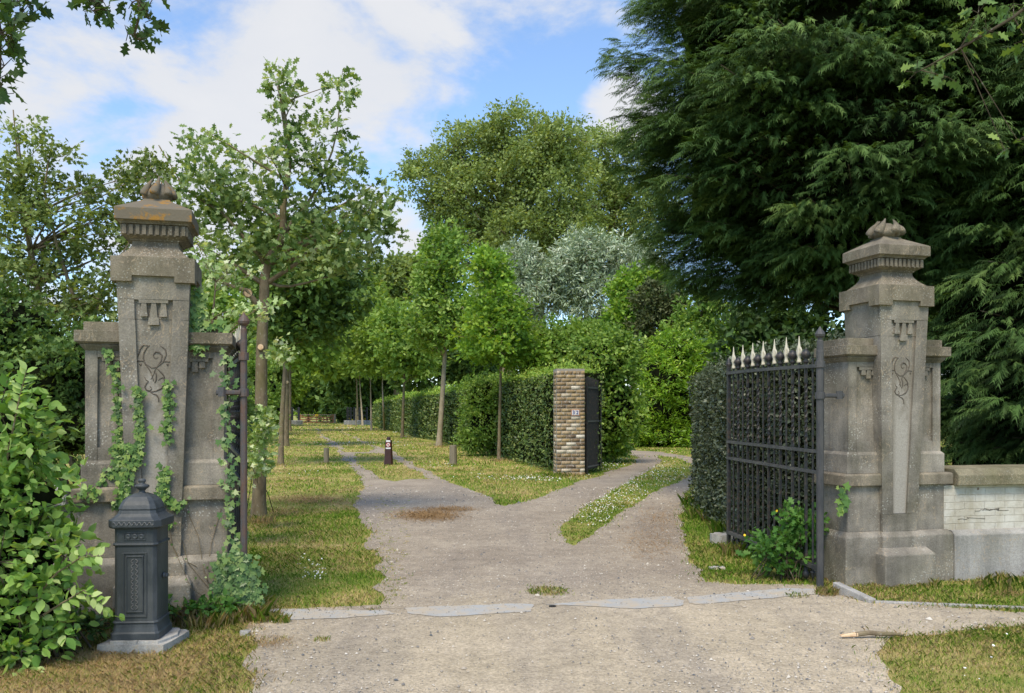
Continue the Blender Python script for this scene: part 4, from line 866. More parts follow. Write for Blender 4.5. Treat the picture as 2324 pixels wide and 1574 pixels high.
LM('celandine', [(.025,.08,.016,1),(.045,.125,.024,1),(.075,.17,.035,1),(.13,.23,.06,1)], trans=.3)
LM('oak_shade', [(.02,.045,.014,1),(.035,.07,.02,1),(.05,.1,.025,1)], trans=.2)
m = M_('shade_core', 1, 0); m.col(m.mix(m.noise(14, 5), (.006, .009, .004, 1), (.014, .016, .008, 1))); MAT['inner'] = m.m  # near-black colour standing in for the shade inside hedges and crowns

def bez(a, b, c, n=6): return [tuple((1-t)**2*np.array(a)+2*t*(1-t)*np.array(b)+t*t*np.array(c)) for t in np.linspace(0,1,n)]
def clump_leaves(cc, R, nleaf, droop=.1, twigs=5, flat=.75, upb=.55):
    """leaf points strung along short twigs radiating from each clump centre"""
    n = len(cc); R = np.broadcast_to(np.asarray(R, float), (n,)); td = rdir(n*twigs).reshape(n, twigs, 3); td[:,:,2] = td[:,:,2]*flat+.15
    ci = np.repeat(np.arange(n), nleaf); ti_ = rs.randint(0, twigs, n*nleaf); u = rs.rand(n*nleaf)**.6
    d = td[ci, ti_]; p = cc[ci] + d*(u*R[ci])[:,None] + rs.randn(n*nleaf, 3)*(R[ci]*.13)[:,None]
    ax = nz(d + rdir(n*nleaf)*.8 + np.array([0,0,-droop])); nn = nz(np.array([0,0,upb]) + rdir(n*nleaf)*.75)
    return p, ax, nn, td, ci
def sample_blobs(blobs, n, shell=.25, frontbias=0):
    vol = np.array([b[3]*b[4]*b[5] for b in blobs]); k = rs.choice(len(blobs), n, p=vol**.6/(vol**.6).sum()); B = np.array(blobs)[k]
    d = rdir(n)
    if frontbias: fl = (d[:,1] > 0) & (rs.rand(n) < frontbias); d[fl,1] *= -1
    r = (shell + (1-shell)*rs.rand(n))**(1/3.)
    return B[:,:3] + d*B[:,3:6]*r[:,None]
def tree(name, label, cat, trunk, trunk_r, blobs, ncl, nleaf, R, lsize, tmpl, mat, bark='bark', group=None, limbs=24, shell=.2, droop=.15, front=0, upb=.55, kind=None, twigs=5, extra=None, twig_r=.006):
    """trunk: list of 3D points from the ground up; blobs: (x,y,z,rx,ry,rz) crown lobes"""
    base = trunk[0]; root = empty(name, tuple(base), 0, label, cat, group); off = np.array(base)
    tp = [tuple(np.array(p)-off) for p in trunk]; m_ = len(tp)
    # smooth the trunk
    T = []; 
    for i in range(m_-1):
        for t in (0, .25, .5, .75): 
            p0 = np.array(tp[max(i-1,0)]); p1 = np.array(tp[i]); p2 = np.array(tp[i+1]); p3 = np.array(tp[min(i+2,m_-1)])
            T.append(.5*((2*p1)+(-p0+p2)*t+(2*p0-5*p1+4*p2-p3)*t*t+(-p0+3*p1-3*p2+p3)*t**3))
    T.append(np.array(tp[-1])); n = len(T)
    rad = [trunk_r*((1-i/(n-1))**.8*.85+.12) for i in range(n)]; rad[0] *= 1.35; rad[1] *= 1.08
    T2 = [T[0]-np.array([0,0,.1])]+T; MB().tube(T2, [rad[0]*1.1]+rad, 12).build('trunk', MAT[bark], root, 0, True)
    cc = sample_blobs(blobs, ncl, shell, front) - off
    p, ax, nn, td, ci = clump_leaves(cc, R*rs.uniform(.7, 1.3, ncl), nleaf, droop, twigs, .75, upb)
    tt = np.clip(rs.rand(ncl)[ci]*.45 + rs.rand(len(p))*.55, 0, 1)
    leaf_mesh('crown', p, lsize*rs.uniform(.65, 1.25, len(p)), ax, nn, tmpl, MAT[mat], root, tt)
    if limbs:
        lm = MB(); TZ = np.array([q[2] for q in T]); TA = np.array(T)
        for i in range(min(ncl, limbs)):
            c_ = cc[i]; dd = np.linalg.norm(TA[:,:2]-c_[:2], axis=1); tgt = np.maximum(c_[2]-dd*rs.uniform(.3,.7), TZ[-1]*.42+rs.rand()*TZ[-1]*.15); j = int(np.argmin(np.abs(TZ-tgt)+.15*dd)); s0 = T[j]; r0 = min(rad[j]*.55, .02+trunk_r*.28)
            mid = (s0+c_)/2+np.array([0,0,.08*np.linalg.norm(c_-s0)])+rdir(1)[0]*.12*np.linalg.norm(c_-s0)
            pts = bez(s0, mid, c_, 7); lm.tube(pts, [max(twig_r, r0*(1-k/6.5)) for k in range(7)], 5)
            for q in range(2):
                e = c_+td[i,q]*R*.9; lm.tube([c_, (c_+e)/2+rdir(1)[0]*R*.1, e], [twig_r, twig_r*.8, twig_r*.5], 4)
        lm.build('limbs', MAT[bark], root, 0, True)
    if extra: extra(root, off, T, rad)
    if kind: root['kind'] = kind
    return root
def E(x, y, rx, ry, Z, dz=None):      # crown lobe from its place in the photo at depth Z
    c_ = P(x, y, Z); s = Z/F; return (c_[0], c_[1], c_[2], rx*s, (dz if dz is not None else (rx+ry)/2*s), ry*s)
def gp(x, y): a = G(x, y); return (a[0], a[1], 0)
def cut_end(root, off, P3, r, dirv):
    q = Vector(dirv).normalized(); a = Vector(P3)-Vector(off); MB().tube([a-q*r*.4, a+q*r*.5], [r*1.15, r*1.05], 12).build('branch_stub', MAT['bark'], root); MB().tube([a+q*r*.5, a+q*(r*.5+.004)], [r*.88, r*.86], 14).build('cut_face', MAT['cutwood'], root)

# ---- 1 the big oak left of the track
Z = 12.5
def ex(root, off, T, rad):
    cut_end(root, off, P(597, 790, Z)+np.array([.0,-.11,0]), .045, (.1,-1,.1))
    cut_end(root, off, P(567, 668, Z)+np.array([0,-.1,0]), .06, (.5,-1,-.1))
    lm = MB()
    for pts, r0 in [([(593,700),(560,660),(500,640),(420,610)], .07), ([(603,605),(570,560),(500,480),(420,430),(360,330)], .055), ([(610,600),(660,590),(760,560),(850,500),(900,480)], .05),
                    ([(608,640),(660,650),(740,630),(840,610)], .04), ([(640,540),(700,460),(735,390),(765,300),(770,180)], .045), ([(655,420),(600,380),(520,330),(470,300)], .035), ([(650,330),(640,260),(625,180)], .03)]:
        q = [P(x, y, Z+(i*.12 if x > 600 else -i*.12))-off for i, (x, y) in enumerate(pts)]; s_ = []
        for i in range(len(q)-1): s_ += [q[i], (q[i]+q[i+1])/2+rdir(1)[0]*.03]
        s_.append(q[-1]); lm.tube(s_, [max(.008, .68*r0*(1-i/(len(s_)))) for i in range(len(s_))], 8)
    lm.build('main_limbs', MAT['bark'], root, 0, True)
blobs = [E(640,290,42,95,Z,.35),E(625,205,45,32,Z,.25),E(630,180,30,18,Z,.15),E(760,250,38,75,Z,.3),E(770,190,22,34,Z,.15),E(768,170,14,16,Z,.1),E(420,330,75,38,Z,.4),E(500,370,90,60,Z,.7),E(640,400,90,70,Z,.7),E(760,370,60,55,Z,.5),E(480,450,100,60,Z,.8),E(620,490,110,60,Z,.8),E(780,450,100,45,Z,.7),
         E(840,520,70,50,Z,.6),E(720,560,130,55,Z,.9),E(560,560,100,45,Z,.8),E(380,510,50,40,Z,.4),E(780,590,80,35,Z,.7),E(460,580,70,40,Z,.5),E(500,480,60,60,Z,.6),E(870,475,45,20,Z,.2),E(690,330,50,50,Z,.4)]
tree('oak_tree', 'large young oak with pale wind-turned leaves, its trunk just right of the left gate', 'tree', [gp(587,1180), P(592,950,Z), P(594,800,Z), P(598,700,Z), P(606,600,Z), P(640,540,Z), P(643,470,Z), P(655,380,Z), P(652,300,Z), P(630,180,Z)], .098,
     blobs, 290, 24, .24, .115, T_OAK, 'oak', 'bark', 'trees lining the left side of the track', 12, .05, .1, 0, .5, None, 6, ex, .006)
# ---- other trees of the left row
def row_tree(px_, py_, Z, toppts, r, blobs, label, mat='mid', ncl=160, nleaf=40, ls=.16, grp='trees lining the left side of the track', bk='bark', R=.55, limbs=26, shell=.1, stub=None, tm=T_QUAD):
    tr_ = [gp(px_, py_)] + [P(x, y, Z) for x, y in toppts]
    e = (lambda root, off, T, rad: cut_end(root, off, P(stub[0], stub[1], Z)+np.array([0,-r*.85,0]), r*.6, (.1,-1,.1))) if stub else None
    return tree('deciduous_tree', label, 'tree', tr_, r, blobs, ncl, nleaf, R, ls, tm, mat, bk, grp, limbs, shell, extra=e, twig_r=.012)
row_tree(637,1057,25.8,[(640,950),(646,850),(650,760),(655,640),(660,540)], .085, [E(650,640,110,90,25.8,2),E(740,660,110,75,25.8,1.8),E(700,570,110,60,25.8,1.6),E(720,740,80,45,25.8,1.3),E(640,740,60,50,25.8,1.)],
     'second trunk of the left row, leaning, mossy bark, under a dark crown', 'wood_dark', 330, 46, .2)
row_tree(649,1014,40,[(651,900),(652,800),(654,700),(656,620)], .13, [E(660,720,80,70,40,2.5),E(700,650,100,70,40,3),E(690,790,60,40,40,1.6)], 'third trunk of the left row with a round pale pruning cut', 'mid', 220, 44, .3, stub=(653,868), R=.8)
row_tree(657,980,72,[(658,900),(659,800),(660,700)], .15, [E(640,700,70,80,72,4),E(690,760,70,60,72,4)], 'fourth and thinnest trunk of the left row, almost hidden behind the third', 'wood_far', 140, 40, .5, R=1.3)
# ---- right row
RG = 'slim trees lining the right side of the track'
row_tree(1132,1047,28.2,[(1134,950),(1136,860),(1136,780),(1128,690),(1118,600)], .06, [E(1115,620,42,45,28.2,.7),E(1125,690,60,45,28.2,1.),E(1120,750,85,40,28.2,1.3),E(1135,800,90,35,28.2,1.3),E(1105,590,25,25,28.2,.4),E(1155,720,45,30,28.2,.7)],
     'slim tree with a bright yellow green crown in front of the hedge', 'bright', 330, 34, .15, RG, 'bark', .42, 40, .05, tm=T_OAK)
row_tree(996,1015,39.7,[(1002,930),(1008,830),(1012,740),(1005,650),(1000,560)], .14, [E(1005,560,38,45,39.7,1.),E(1000,630,60,50,39.7,1.6),E(1005,700,70,45,39.7,1.8),E(985,760,65,35,39.7,1.6),E(1030,740,50,40,39.7,1.3)],
     'tall slim tree with a pale trunk and a narrow leafy crown before the poplars', 'mid', 330, 40, .22, RG, 'bark_pale', .65, 34, .05)
row_tree(913,995,53,[(915,930),(917,870),(918,800),(918,730)], .105, [E(915,790,60,55,53,2),E(900,740,45,40,53,1.6),E(945,820,45,35,53,1.6)], 'slim brown trunk in front of the far hedge, fourth from the brick pillar', 'mid', 200, 40, .3, RG, 'bark', .85)
row_tree(872,978,73,[(870,930),(868,880),(868,820)], .1, [E(865,800,50,50,73,2.4),E(845,765,35,35,73,2)], 'slim trunk at the far end of the hedge, right of two thinner ones', 'wood_far', 130, 40, .4, RG, 'bark_pale', 1.1)
row_tree(843,978,80,[(842,930),(841,880),(840,820)], .1, [E(835,800,40,50,80,2.4)], 'thin trunk between the end of the hedge and the black posts', 'mid', 110, 40, .42, RG, 'bark_pale', 1.1)
row_tree(823,967,105,[(820,920),(817,880),(815,820)], .125, [E(810,800,40,50,105,3),E(790,770,30,40,105,3)], 'farthest pale trunk, standing at the right post enclosure', 'wood_far', 110, 40, .6, RG, 'bark_pale', 1.5)

# ---- poplars, willows and the wood behind
def simple(name, label, Z, tr_, r, blobs, ncl, nleaf, R, ls, mat, bk='bark', tm=T_QUAD, limbs=30, shell=.3, front=.7, group=None, droop=.2):
    return tree(name, label, 'tree', [P(x, y, Z) if i else (P(x, y, Z)[0], Z, 0) for i, (x, y) in enumerate(tr_)], r, blobs, ncl, nleaf, R, ls, tm, mat, bk, group, limbs, shell, droop, front, .45, None, 6, None, .03)
Z = 75
simple('poplar_tree', 'huge poplar, the left one, its crown spreading widest into the sky', Z, [(1150,937),(1150,700),(1145,560),(1150,420),(1160,310)], .75, [E(1000,420,85,70,Z,5),E(1080,350,80,60,Z,5),E(1160,320,75,50,Z,6),E(1110,460,110,90,Z,7),E(1040,500,60,60,Z,5),E(960,400,45,35,Z,3),E(1180,430,80,100,Z,7),E(1060,570,80,50,Z,5),E(1030,545,50,60,Z,4)], 520, 80, 1.35, .3, 'poplar', 'bark', limbs=70, shell=.25, group='tall poplars behind the hedge')
simple('poplar_tree', 'huge poplar in the middle, its pale limbs showing below the dense crown', Z-3, [(1240,937),(1220,700),(1215,560),(1235,420),(1240,320)], .7, [E(1270,340,70,50,Z-3,5),E(1260,430,90,90,Z-3,6),E(1200,540,90,60,Z-3,5),E(1290,540,80,60,Z-3,5),E(1220,380,60,60,Z-3,5)], 360, 80, 1.35, .3, 'poplar', 'bark', limbs=60, shell=.25, group='tall poplars behind the hedge')
simple('poplar_tree', 'huge poplar at the right, its crown half hidden behind the dark cypress', Z+4, [(1400,937),(1400,700),(1390,520),(1400,400)], .7, [E(1370,370,70,60,Z+4,5),E(1420,420,90,90,Z+4,6),E(1390,520,100,90,Z+4,6),E(1460,520,80,90,Z+4,5),E(1340,460,70,80,Z+4,5)], 340, 80, 1.35, .3, 'poplar', 'bark', limbs=50, shell=.25, group='tall poplars behind the hedge')
Z = 58
simple('willow_tree', 'silver leaved willow, the smaller left one behind the bright green slim tree', Z, [(1190,937),(1190,800),(1185,640)], .3, [E(1180,610,45,45,Z,2),E(1210,670,60,70,Z,2.5),E(1140,650,60,40,Z,2.5),E(1120,700,60,50,Z,2.5),E(1240,640,30,40,Z,1.5)], 330, 60, .75, .36, 'willow', 'bark_pale', T_LANCE, group='silver willows')
simple('willow_tree', 'silver leaved willow, the larger rounder one left of the dark cypress', Z, [(1330,937),(1330,800),(1330,620)], .35, [E(1330,590,65,50,Z,3),E(1290,640,60,70,Z,3),E(1350,680,90,70,Z,3),E(1420,600,60,50,Z,3),E(1450,640,50,60,Z,3)], 430, 60, .8, .36, 'willow', 'bark_pale', T_LANCE, group='silver willows')
Z = 50
simple('deciduous_tree', 'yellow green feathery tree just left of the dark cypress', Z, [(1440,937),(1435,800),(1435,700)], .2, [E(1430,660,42,45,Z,1.4),E(1420,720,45,45,Z,1.5),E(1480,640,35,25,Z,1.2),E(1400,770,35,30,Z,1.)], 190, 55, .55, .26, 'bright', 'bark')
simple('conifer_tree', 'brown green stunted conifer between the yellow green tree and the cypress', 46, [(1485,937),(1482,800),(1480,670)], .15, [E(1480,690,42,50,46,1.1),E(1490,740,55,45,46,1.3),E(1520,700,40,45,46,1.2)], 230, 55, .42, .2, 'brown_conifer', 'bark_dark')
simple('deciduous_tree', 'bright green tree under the lower edge of the cypress', 44, [(1600,937),(1600,850),(1600,780)], .12, [E(1560,760,70,40,44,1.4),E(1640,740,80,50,44,1.6),E(1590,700,60,40,44,1.2),E(1700,790,80,40,44,1.3)], 230, 46, .5, .22, 'mid', 'bark')
Z = 150
FG = 'trees of the wood beyond the far gate'
simple('deciduous_tree', 'dark spreading tree of the far wood above the field gate', Z, [(700,937),(700,850),(700,760)], .15, [E(700,850,75,45,Z,5),E(720,910,60,25,Z,4),E(670,900,50,30,Z,4),E(760,880,60,45,Z,5)], 300, 50, 1.8, 1.0, 'wood_dark', 'bark_dark', group=FG, limbs=10)
simple('deciduous_tree', 'rounded dark green tree behind the right black post enclosure', Z-15, [(840,937),(840,850),(840,780)], .15, [E(820,850,75,60,Z-15,5),E(850,900,70,40,Z-15,4),E(790,930,50,20,Z-15,4)], 280, 50, 1.7, .9, 'wood_dark', 'bark_dark', group=FG, limbs=10)
simple('deciduous_tree', 'mid green tree of the far wood rising between the oak and the slim trees', Z-30, [(812,937),(805,800),(780,680)], .12, [E(760,730,80,60,Z-30,5),E(820,700,70,60,Z-30,5),E(740,800,80,50,Z-30,5),E(840,770,60,50,Z-30,4)], 360, 50, 1.6, .8, 'wood_far', 'bark', group=FG, limbs=20)
simple('deciduous_tree', 'olive green tree of the far wood with thin top left of the poplars', Z-20, [(900,937),(900,760),(900,640)], .5, [E(890,640,60,55,Z-20,4),E(930,690,60,60,Z-20,4),E(950,620,40,40,Z-20,3),E(860,700,50,60,Z-20,4),E(900,790,80,60,Z-20,4)], 380, 46, 1.5, .75, 'poplar', 'bark', group=FG, limbs=30)
simple('deciduous_tree', 'deep green tree filling the gap behind the slim tree with the pale trunk', 90, [(1060,937),(1060,850),(1060,760)], .4, [E(1040,790,90,70,90,4),E(960,840,80,50,90,4),E(1100,720,60,50,90,3),E(1080,840,80,40,90,3)], 360, 46, 1.1, .55, 'wood_dark', 'bark_dark', limbs=14)
simple('deciduous_tree', 'green tree low behind the left row of trunks', 100, [(620,937),(620,830),(620,740)], .4, [E(610,790,60,90,100,4),E(600,880,45,50,100,3),E(660,850,50,60,100,3)], 260, 46, 1.2, .6, 'wood_far', 'bark', limbs=14)
simple('deciduous_tree', 'hazy green tree behind the upper left pier and the oak', 60, [(450,937),(450,800),(450,650)], .4, [E(420,700,90,90,60,4),E(520,720,70,80,60,4),E(560,800,60,70,60,3)], 260, 46, .9, .4, 'mid', 'bark', limbs=14)

simple('deciduous_tree', 'added dark filler tree that blackens the gaps beneath the two big cypresses', 34, [(2000,937),(2000,850),(2000,700)], .2, [E(1900,720,220,110,34,2),E(2150,800,220,180,34,2),E(1750,800,120,90,34,2),E(1950,900,200,90,34,2)], 500, 40, .75, .34, 'oak_shade', 'bark_dark', limbs=8)  # added behind the cypresses to darken the sky gaps
# ================================================================== HEDGES
def hedge(name, label, path, w, h, lsz, dens, mat, tmpl=T_QUAD, rough=.12, topmat=None, group=None, near=10, endcap=True, hfar=None):
    root = empty(name, (0,0,0), 0, label, 'hedge', group)
    pa = [np.array(p) for p in path]; core = MB(); pts, nn, tz = [], [], []
    segs = len(pa)-1; L_ = sum(np.linalg.norm(pa[i+1]-pa[i]) for i in range(segs)); acc_ = 0
    for i in range(segs):
        a, b = pa[i], pa[i+1]; d = b-a; ln = np.linalg.norm(d); d /= ln; nv = np.array((-d[1], d[0]))   # hedge body on +nv side of path
        h0 = h+(0 if hfar is None else (hfar-h)*acc_/L_); h1 = h+(0 if hfar is None else (hfar-h)*(acc_+ln)/L_); acc_ += ln
        i0 = .10; q = [a+nv*i0+d*(.1 if i == 0 else 0), b+nv*i0-d*(.1 if i == segs-1 else 0), b+nv*(w-i0), a+nv*(w-i0)+d*(.1 if i == 0 else 0)]
        hh2 = [h0-.12, h1-.12, h1-.12, h0-.12]
        core.add([(p[0],p[1],.12) for p in q]+[(p[0],p[1],z) for p, z in zip(q, hh2)], [(0,3,2,1),(4,5,6,7),(0,1,5,4),(1,2,6,5),(2,3,7,6),(3,0,4,7)])
        m_ = max(1, int(ln/4)); 
        for s in range(m_):
            ta, tb = s/m_, (s+1)/m_; Zm = max((a+d*ln*(ta+tb)/2)[1], 1); lod = max(1, Zm/near); dn_ = dens/lod**1.5
            n_f = int(ln/m_*h0*dn_); n_t = int(ln/m_*w*dn_)
            u = ln*rs.uniform(ta, tb, n_f); z = rs.rand(n_f)*h0; z = np.where(z < .15, z*rs.rand(n_f)+.05, z); dpt = -rough*.6+rs.rand(n_f)**2*rough*2+rough*.5*vnoise(u+a[0]*3, z, 4.)
            pts.append(np.column_stack([a[0]+d[0]*u+nv[0]*dpt, a[1]+d[1]*u+nv[1]*dpt, z])); nn.append(np.tile((-nv[0],-nv[1],.35), (n_f,1))); tz.append(np.column_stack([np.full(n_f,lod), np.zeros(n_f)]))
            u = ln*rs.uniform(ta, tb, n_t); v = rs.rand(n_t)*w; z = h0+(h1-h0)*u/ln+rough*(rs.randn(n_t)*.45+.45*vnoise(u, v*2, 3.)+.4*vnoise(u, v, .9, 4)) - .6*rough*(np.abs(v/w-.5)*2)**4
            pts.append(np.column_stack([a[0]+d[0]*u+nv[0]*v, a[1]+d[1]*u+nv[1]*v, z])); nn.append(np.tile((0,-.2,1.), (n_t,1))); tz.append(np.column_stack([np.full(n_t,lod), np.ones(n_t)]))
        if endcap:
            for (e, sg_) in ((a, -1), (b, 1)) if segs == 1 else (((a, -1),) if i == 0 else (((b, 1),) if i == segs-1 else ())):
                lod = max(1, e[1]/near); n_ = int(w*h0*dens/lod**1.5); v = rs.rand(n_)*w; z = rs.rand(n_)*h0; dp = rs.randn(n_)*rough*.5
                pts.append(np.column_stack([e[0]+nv[0]*v+sg_*d[0]*dp, e[1]+nv[1]*v+sg_*d[1]*dp, z])); nn.append(np.tile((sg_*d[0],sg_*d[1],.3), (n_,1))); tz.append(np.column_stack([np.full(n_,lod), np.zeros(n_)]))
    core.build('shade_core', MAT['inner'], root)  # solid dark block added to stop light passing through the hedge
    p = np.concatenate(pts); nn = np.concatenate(nn); tz = np.concatenate(tz); lod = tz[:,0]
    n = len(p); N_ = nz(nn+rdir(n)*.75); A = nz(rdir(n)+np.array([0,0,.35])+nn*.5)
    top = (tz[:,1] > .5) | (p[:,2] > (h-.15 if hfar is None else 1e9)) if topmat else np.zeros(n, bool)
    sz = lsz*rs.uniform(.6,1.3,n)*lod**.75
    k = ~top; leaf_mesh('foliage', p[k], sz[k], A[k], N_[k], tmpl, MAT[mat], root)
    if topmat and top.any(): leaf_mesh('top_foliage', p[top], sz[top], A[top], N_[top], tmpl, MAT[topmat], root)  # leaves on the top take the lighter green
    # stems
    st_m = MB(); 
    for i in range(segs):
        a, b = pa[i], pa[i+1]; d = b-a; ln = np.linalg.norm(d); d /= ln; nv = np.array((-d[1], d[0]))
        for s in range(int(min(60, ln/.35))):
            q = a+d*(s+.5)*ln/min(60, max(1, int(ln/.35)))+nv*rs.uniform(.12,.3); st_m.tube([(q[0],q[1],-.02),(q[0]+rs.randn()*.03,q[1],.35),(q[0]+rs.randn()*.06,q[1],.7)], [.018,.014,.01], 5)
    st_m.build('stems', MAT['bark_dark'], root); return root
# path ordered so the body lies on the left of the travel direction (+nv)
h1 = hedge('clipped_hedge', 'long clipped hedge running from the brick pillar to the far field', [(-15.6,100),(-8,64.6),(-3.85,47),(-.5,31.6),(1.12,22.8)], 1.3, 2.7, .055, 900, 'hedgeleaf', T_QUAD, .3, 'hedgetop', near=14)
hedge('clipped_hedge', 'dark small leaved hedge behind the open right gate', [(3.05,14.6),(2.72,10.6),(2.86,9.0),(3.02,8.4)], 1.0, 2.14, .042, 2400, 'privet_dark', T_OVAL, .16, None, near=10)
# ================================================================== SHRUBS
def bush(name, label, base, blobs, ncl, nleaf, R, ls, tm, mat, group=None, cat='shrub', shell=.35, front=.5, bark_='bark_dark', core=.6, limbs=30, upb=.5, droop=.1, twigs=6):
    root = empty(name, tuple(base), 0, label, cat, group); off = np.array(base, float)
    cc = sample_blobs(blobs, ncl, shell, front)-off; cc[:,2] = np.maximum(cc[:,2], .12)
    p, ax, nn, td, ci = clump_leaves(cc, R*rs.uniform(.7,1.3,ncl), nleaf, droop, twigs, .8, upb); p[:,2] = np.maximum(p[:,2], .02)
    leaf_mesh('foliage', p, ls*rs.uniform(.6,1.25,len(p)), ax, nn, tm, MAT[mat], root, np.clip(rs.rand(ncl)[ci]*.4+rs.rand(len(p))*.6,0,1))
    if core:
        c_ = MB()
        for b in blobs:
            c0 = np.array(b[:3])-off; c_.lathe([(.02,-1),(.5,-.86),(.86,-.5),(1,0),(.86,.5),(.5,.86),(.02,1)], n=12, fn=lambda t, z: 1+.15*math.sin(3*t+z*4))
            m_ = 7*12
            for i in range(len(c_.v)-m_, len(c_.v)): v = c_.v[i]; c_.v[i] = (c0[0]+v[0]*b[3]*core, c0[1]+v[1]*b[4]*core, max(.03, c0[2]+v[2]*b[5]*core))
        c_.build('shade_core', MAT['inner'], root, 0, True)  # solid dark lobes added as the shade inside the bush
    if limbs:
        lm = MB()
        for i in range(min(limbs, ncl)):
            s0 = np.array([rs.randn()*.12, rs.randn()*.12, 0]); pts = bez(s0, (s0+cc[i])/2+np.array([0,0,.15*np.linalg.norm(cc[i])]), cc[i], 7); lm.tube(pts, [max(.0025, min(.016, .045*R)*(1-k/8)) for k in range(7)], 5)
            for q in range(3): e = cc[i]+td[i,q]*R; lm.tube([cc[i], e], [.004,.002], 4)
        lm.build('stems', MAT[bark_], root, 0, True)
    return root
# leafy shrub at the left edge, close to the camera
Z = 5.5
bush('leafy_shrub', 'large leaved green shrub filling the left edge in front of the wall', (-2.98,5.6,0), [E(30,1000,70,110,Z,.3),E(20,1130,110,110,Z,.35),E(60,1260,110,110,Z,.35),E(10,1400,130,120,Z,.35),E(110,1360,75,80,Z,.25),E(90,1130,70,55,Z,.22),E(-60,1200,150,250,Z,.4),E(60,1470,70,45,Z,.25)], 230, 22, .2, .076, T_OVAL, 'shrub', shell=.15, front=.6, core=.55, limbs=60, upb=.45, droop=.15)
for pts, n_, nm, lb in [([(0,1150),(20,1020),(45,900),(60,840)], 16, 'shrub_shoot', 'upright pale shoot sticking out of the top of the left shrub'), ([(60,1380),(130,1300),(185,1265),(225,1262)], 9, 'shrub_shoot', 'side shoot of the left shrub crossing in front of the pier plinth'), ([(60,1420),(140,1370),(190,1340),(230,1372)], 10, 'shrub_shoot', 'lowest drooping shoot of the left shrub beside the post box')]:
    root = empty(nm, tuple(P(pts[0][0], pts[0][1], Z-.15)), 0, lb, 'shoot', 'shoots of the left shrub'); off = P(pts[0][0], pts[0][1], Z-.15); q = [P(x, y, Z-.15-.03*i)-off for i, (x, y) in enumerate(pts)]
    MB().tube(q, [.008,.006,.004,.002], 5).build('stem', MAT['bark'], root)
    t = np.linspace(.05, 1, n_*2); seg = np.clip((t*3).astype(int), 0, 2); qa = np.array(q); pp = qa[seg]+(qa[seg+1]-qa[seg])*(t*3-seg)[:,None]; d_ = nz(qa[seg+1]-qa[seg]); side = np.where(np.arange(len(t)) % 2, 1, -1)[:,None]
    leaf_mesh('leaves', pp, rs.uniform(.06,.09,len(t)), nz(d_*.6+side*np.cross(d_, [0,1,0])+rdir(len(t))*.3), np.tile((0,-.5,.8),(len(t),1))+rdir(len(t))*.4, T_OVAL, MAT['shrub'], root, .4+.6*rs.rand(len(t)))
# bushes by the brick pillar, laurel, hedge bulge
Z = 27
bush('lilac_shrub', 'broad green shrub behind the brick pillar and small black gate', gp(1340,1045), [E(1290,800,80,60,Z+2,1.2),E(1370,820,80,70,Z,1.1),E(1390,930,65,90,Z,.9),E(1240,780,70,45,Z+3,1.2),E(1200,800,50,50,Z+3,1),E(1340,1000,70,40,Z,.6),E(1330,770,60,35,Z+2,1)], 520, 40, .4, .13, T_OVAL, 'mid', front=.8, core=.75, limbs=20)
bush('low_shrub', 'low bluish green shrub at the foot of the small black gate', gp(1390,1042), [E(1390,1015,35,22,27.5,.5)], 60, 30, .25, .12, T_OVAL, 'mid', front=.5, core=.6, limbs=8)
Z = 40
bush('laurel_shrub', 'bright glossy yellow green laurel where the drive bends away', gp(1510,1015), [E(1510,990,80,35,Z,1.5),E(1600,970,60,60,Z+1,1.5),E(1450,960,40,60,Z,1.2),E(1510,860,70,70,Z,1.6),E(1490,930,60,60,Z,1.4),E(1560,920,70,70,Z,1.5),E(1530,800,60,40,Z,1.2),E(1620,860,70,90,Z,1.6)], 760, 42, .42, .21, T_LANCE, 'laurel', front=.8, core=.8, limbs=10)
bush('leafy_bush', 'bright green bush bulging from the hedge behind the slim tree', gp(1100,1030), [E(1095,900,45,55,31.5,.8),E(1100,960,50,60,31.5,.8),E(1080,1000,35,30,31.5,.7)], 220, 40, .32, .11, T_QUAD, 'bright' if False else 'mid', front=.7, core=.7, limbs=6)
bush('dark_bush', 'tall green shrub mass behind the laurel, under the cypress skirt', ((1600-CX)*46/F,46,0), [E(1560,800,110,60,46,2),E(1640,820,120,80,46,2),E(1480,820,70,60,46,2),E(1650,940,110,60,46,2),E(1720,850,120,100,46,2)], 460, 40, .55, .24, T_QUAD, 'mid', front=.8, core=.85, limbs=4)
# celandine at the right gate
bush('wild_celandine', 'lush green weed growing through the foot of the right gate', G(1780,1318)+(0,), [E(1780,1255,55,50,8.2,.16),E(1740,1240,30,35,8.3,.12),E(1820,1200,30,40,8.2,.12),E(1800,1180,25,25,8.2,.1)], 75, 16, .13, .075, T_OAK, 'celandine', cat='weed', shell=.1, front=.6, core=0, limbs=30)
_r = [o for o in bpy.data.objects if o.name.startswith('wild_celandine')][0]
for x, y in [(1690,1215),(1763,1160)]:
    fl = leaf_mesh('flower', np.zeros((1,3)), .012, rdir(1), np.array([(0,-1,.3)]), hexa, MAT['buttercup'], _r); fl.location = Vector(P(x, y, 8.0))-_r.location
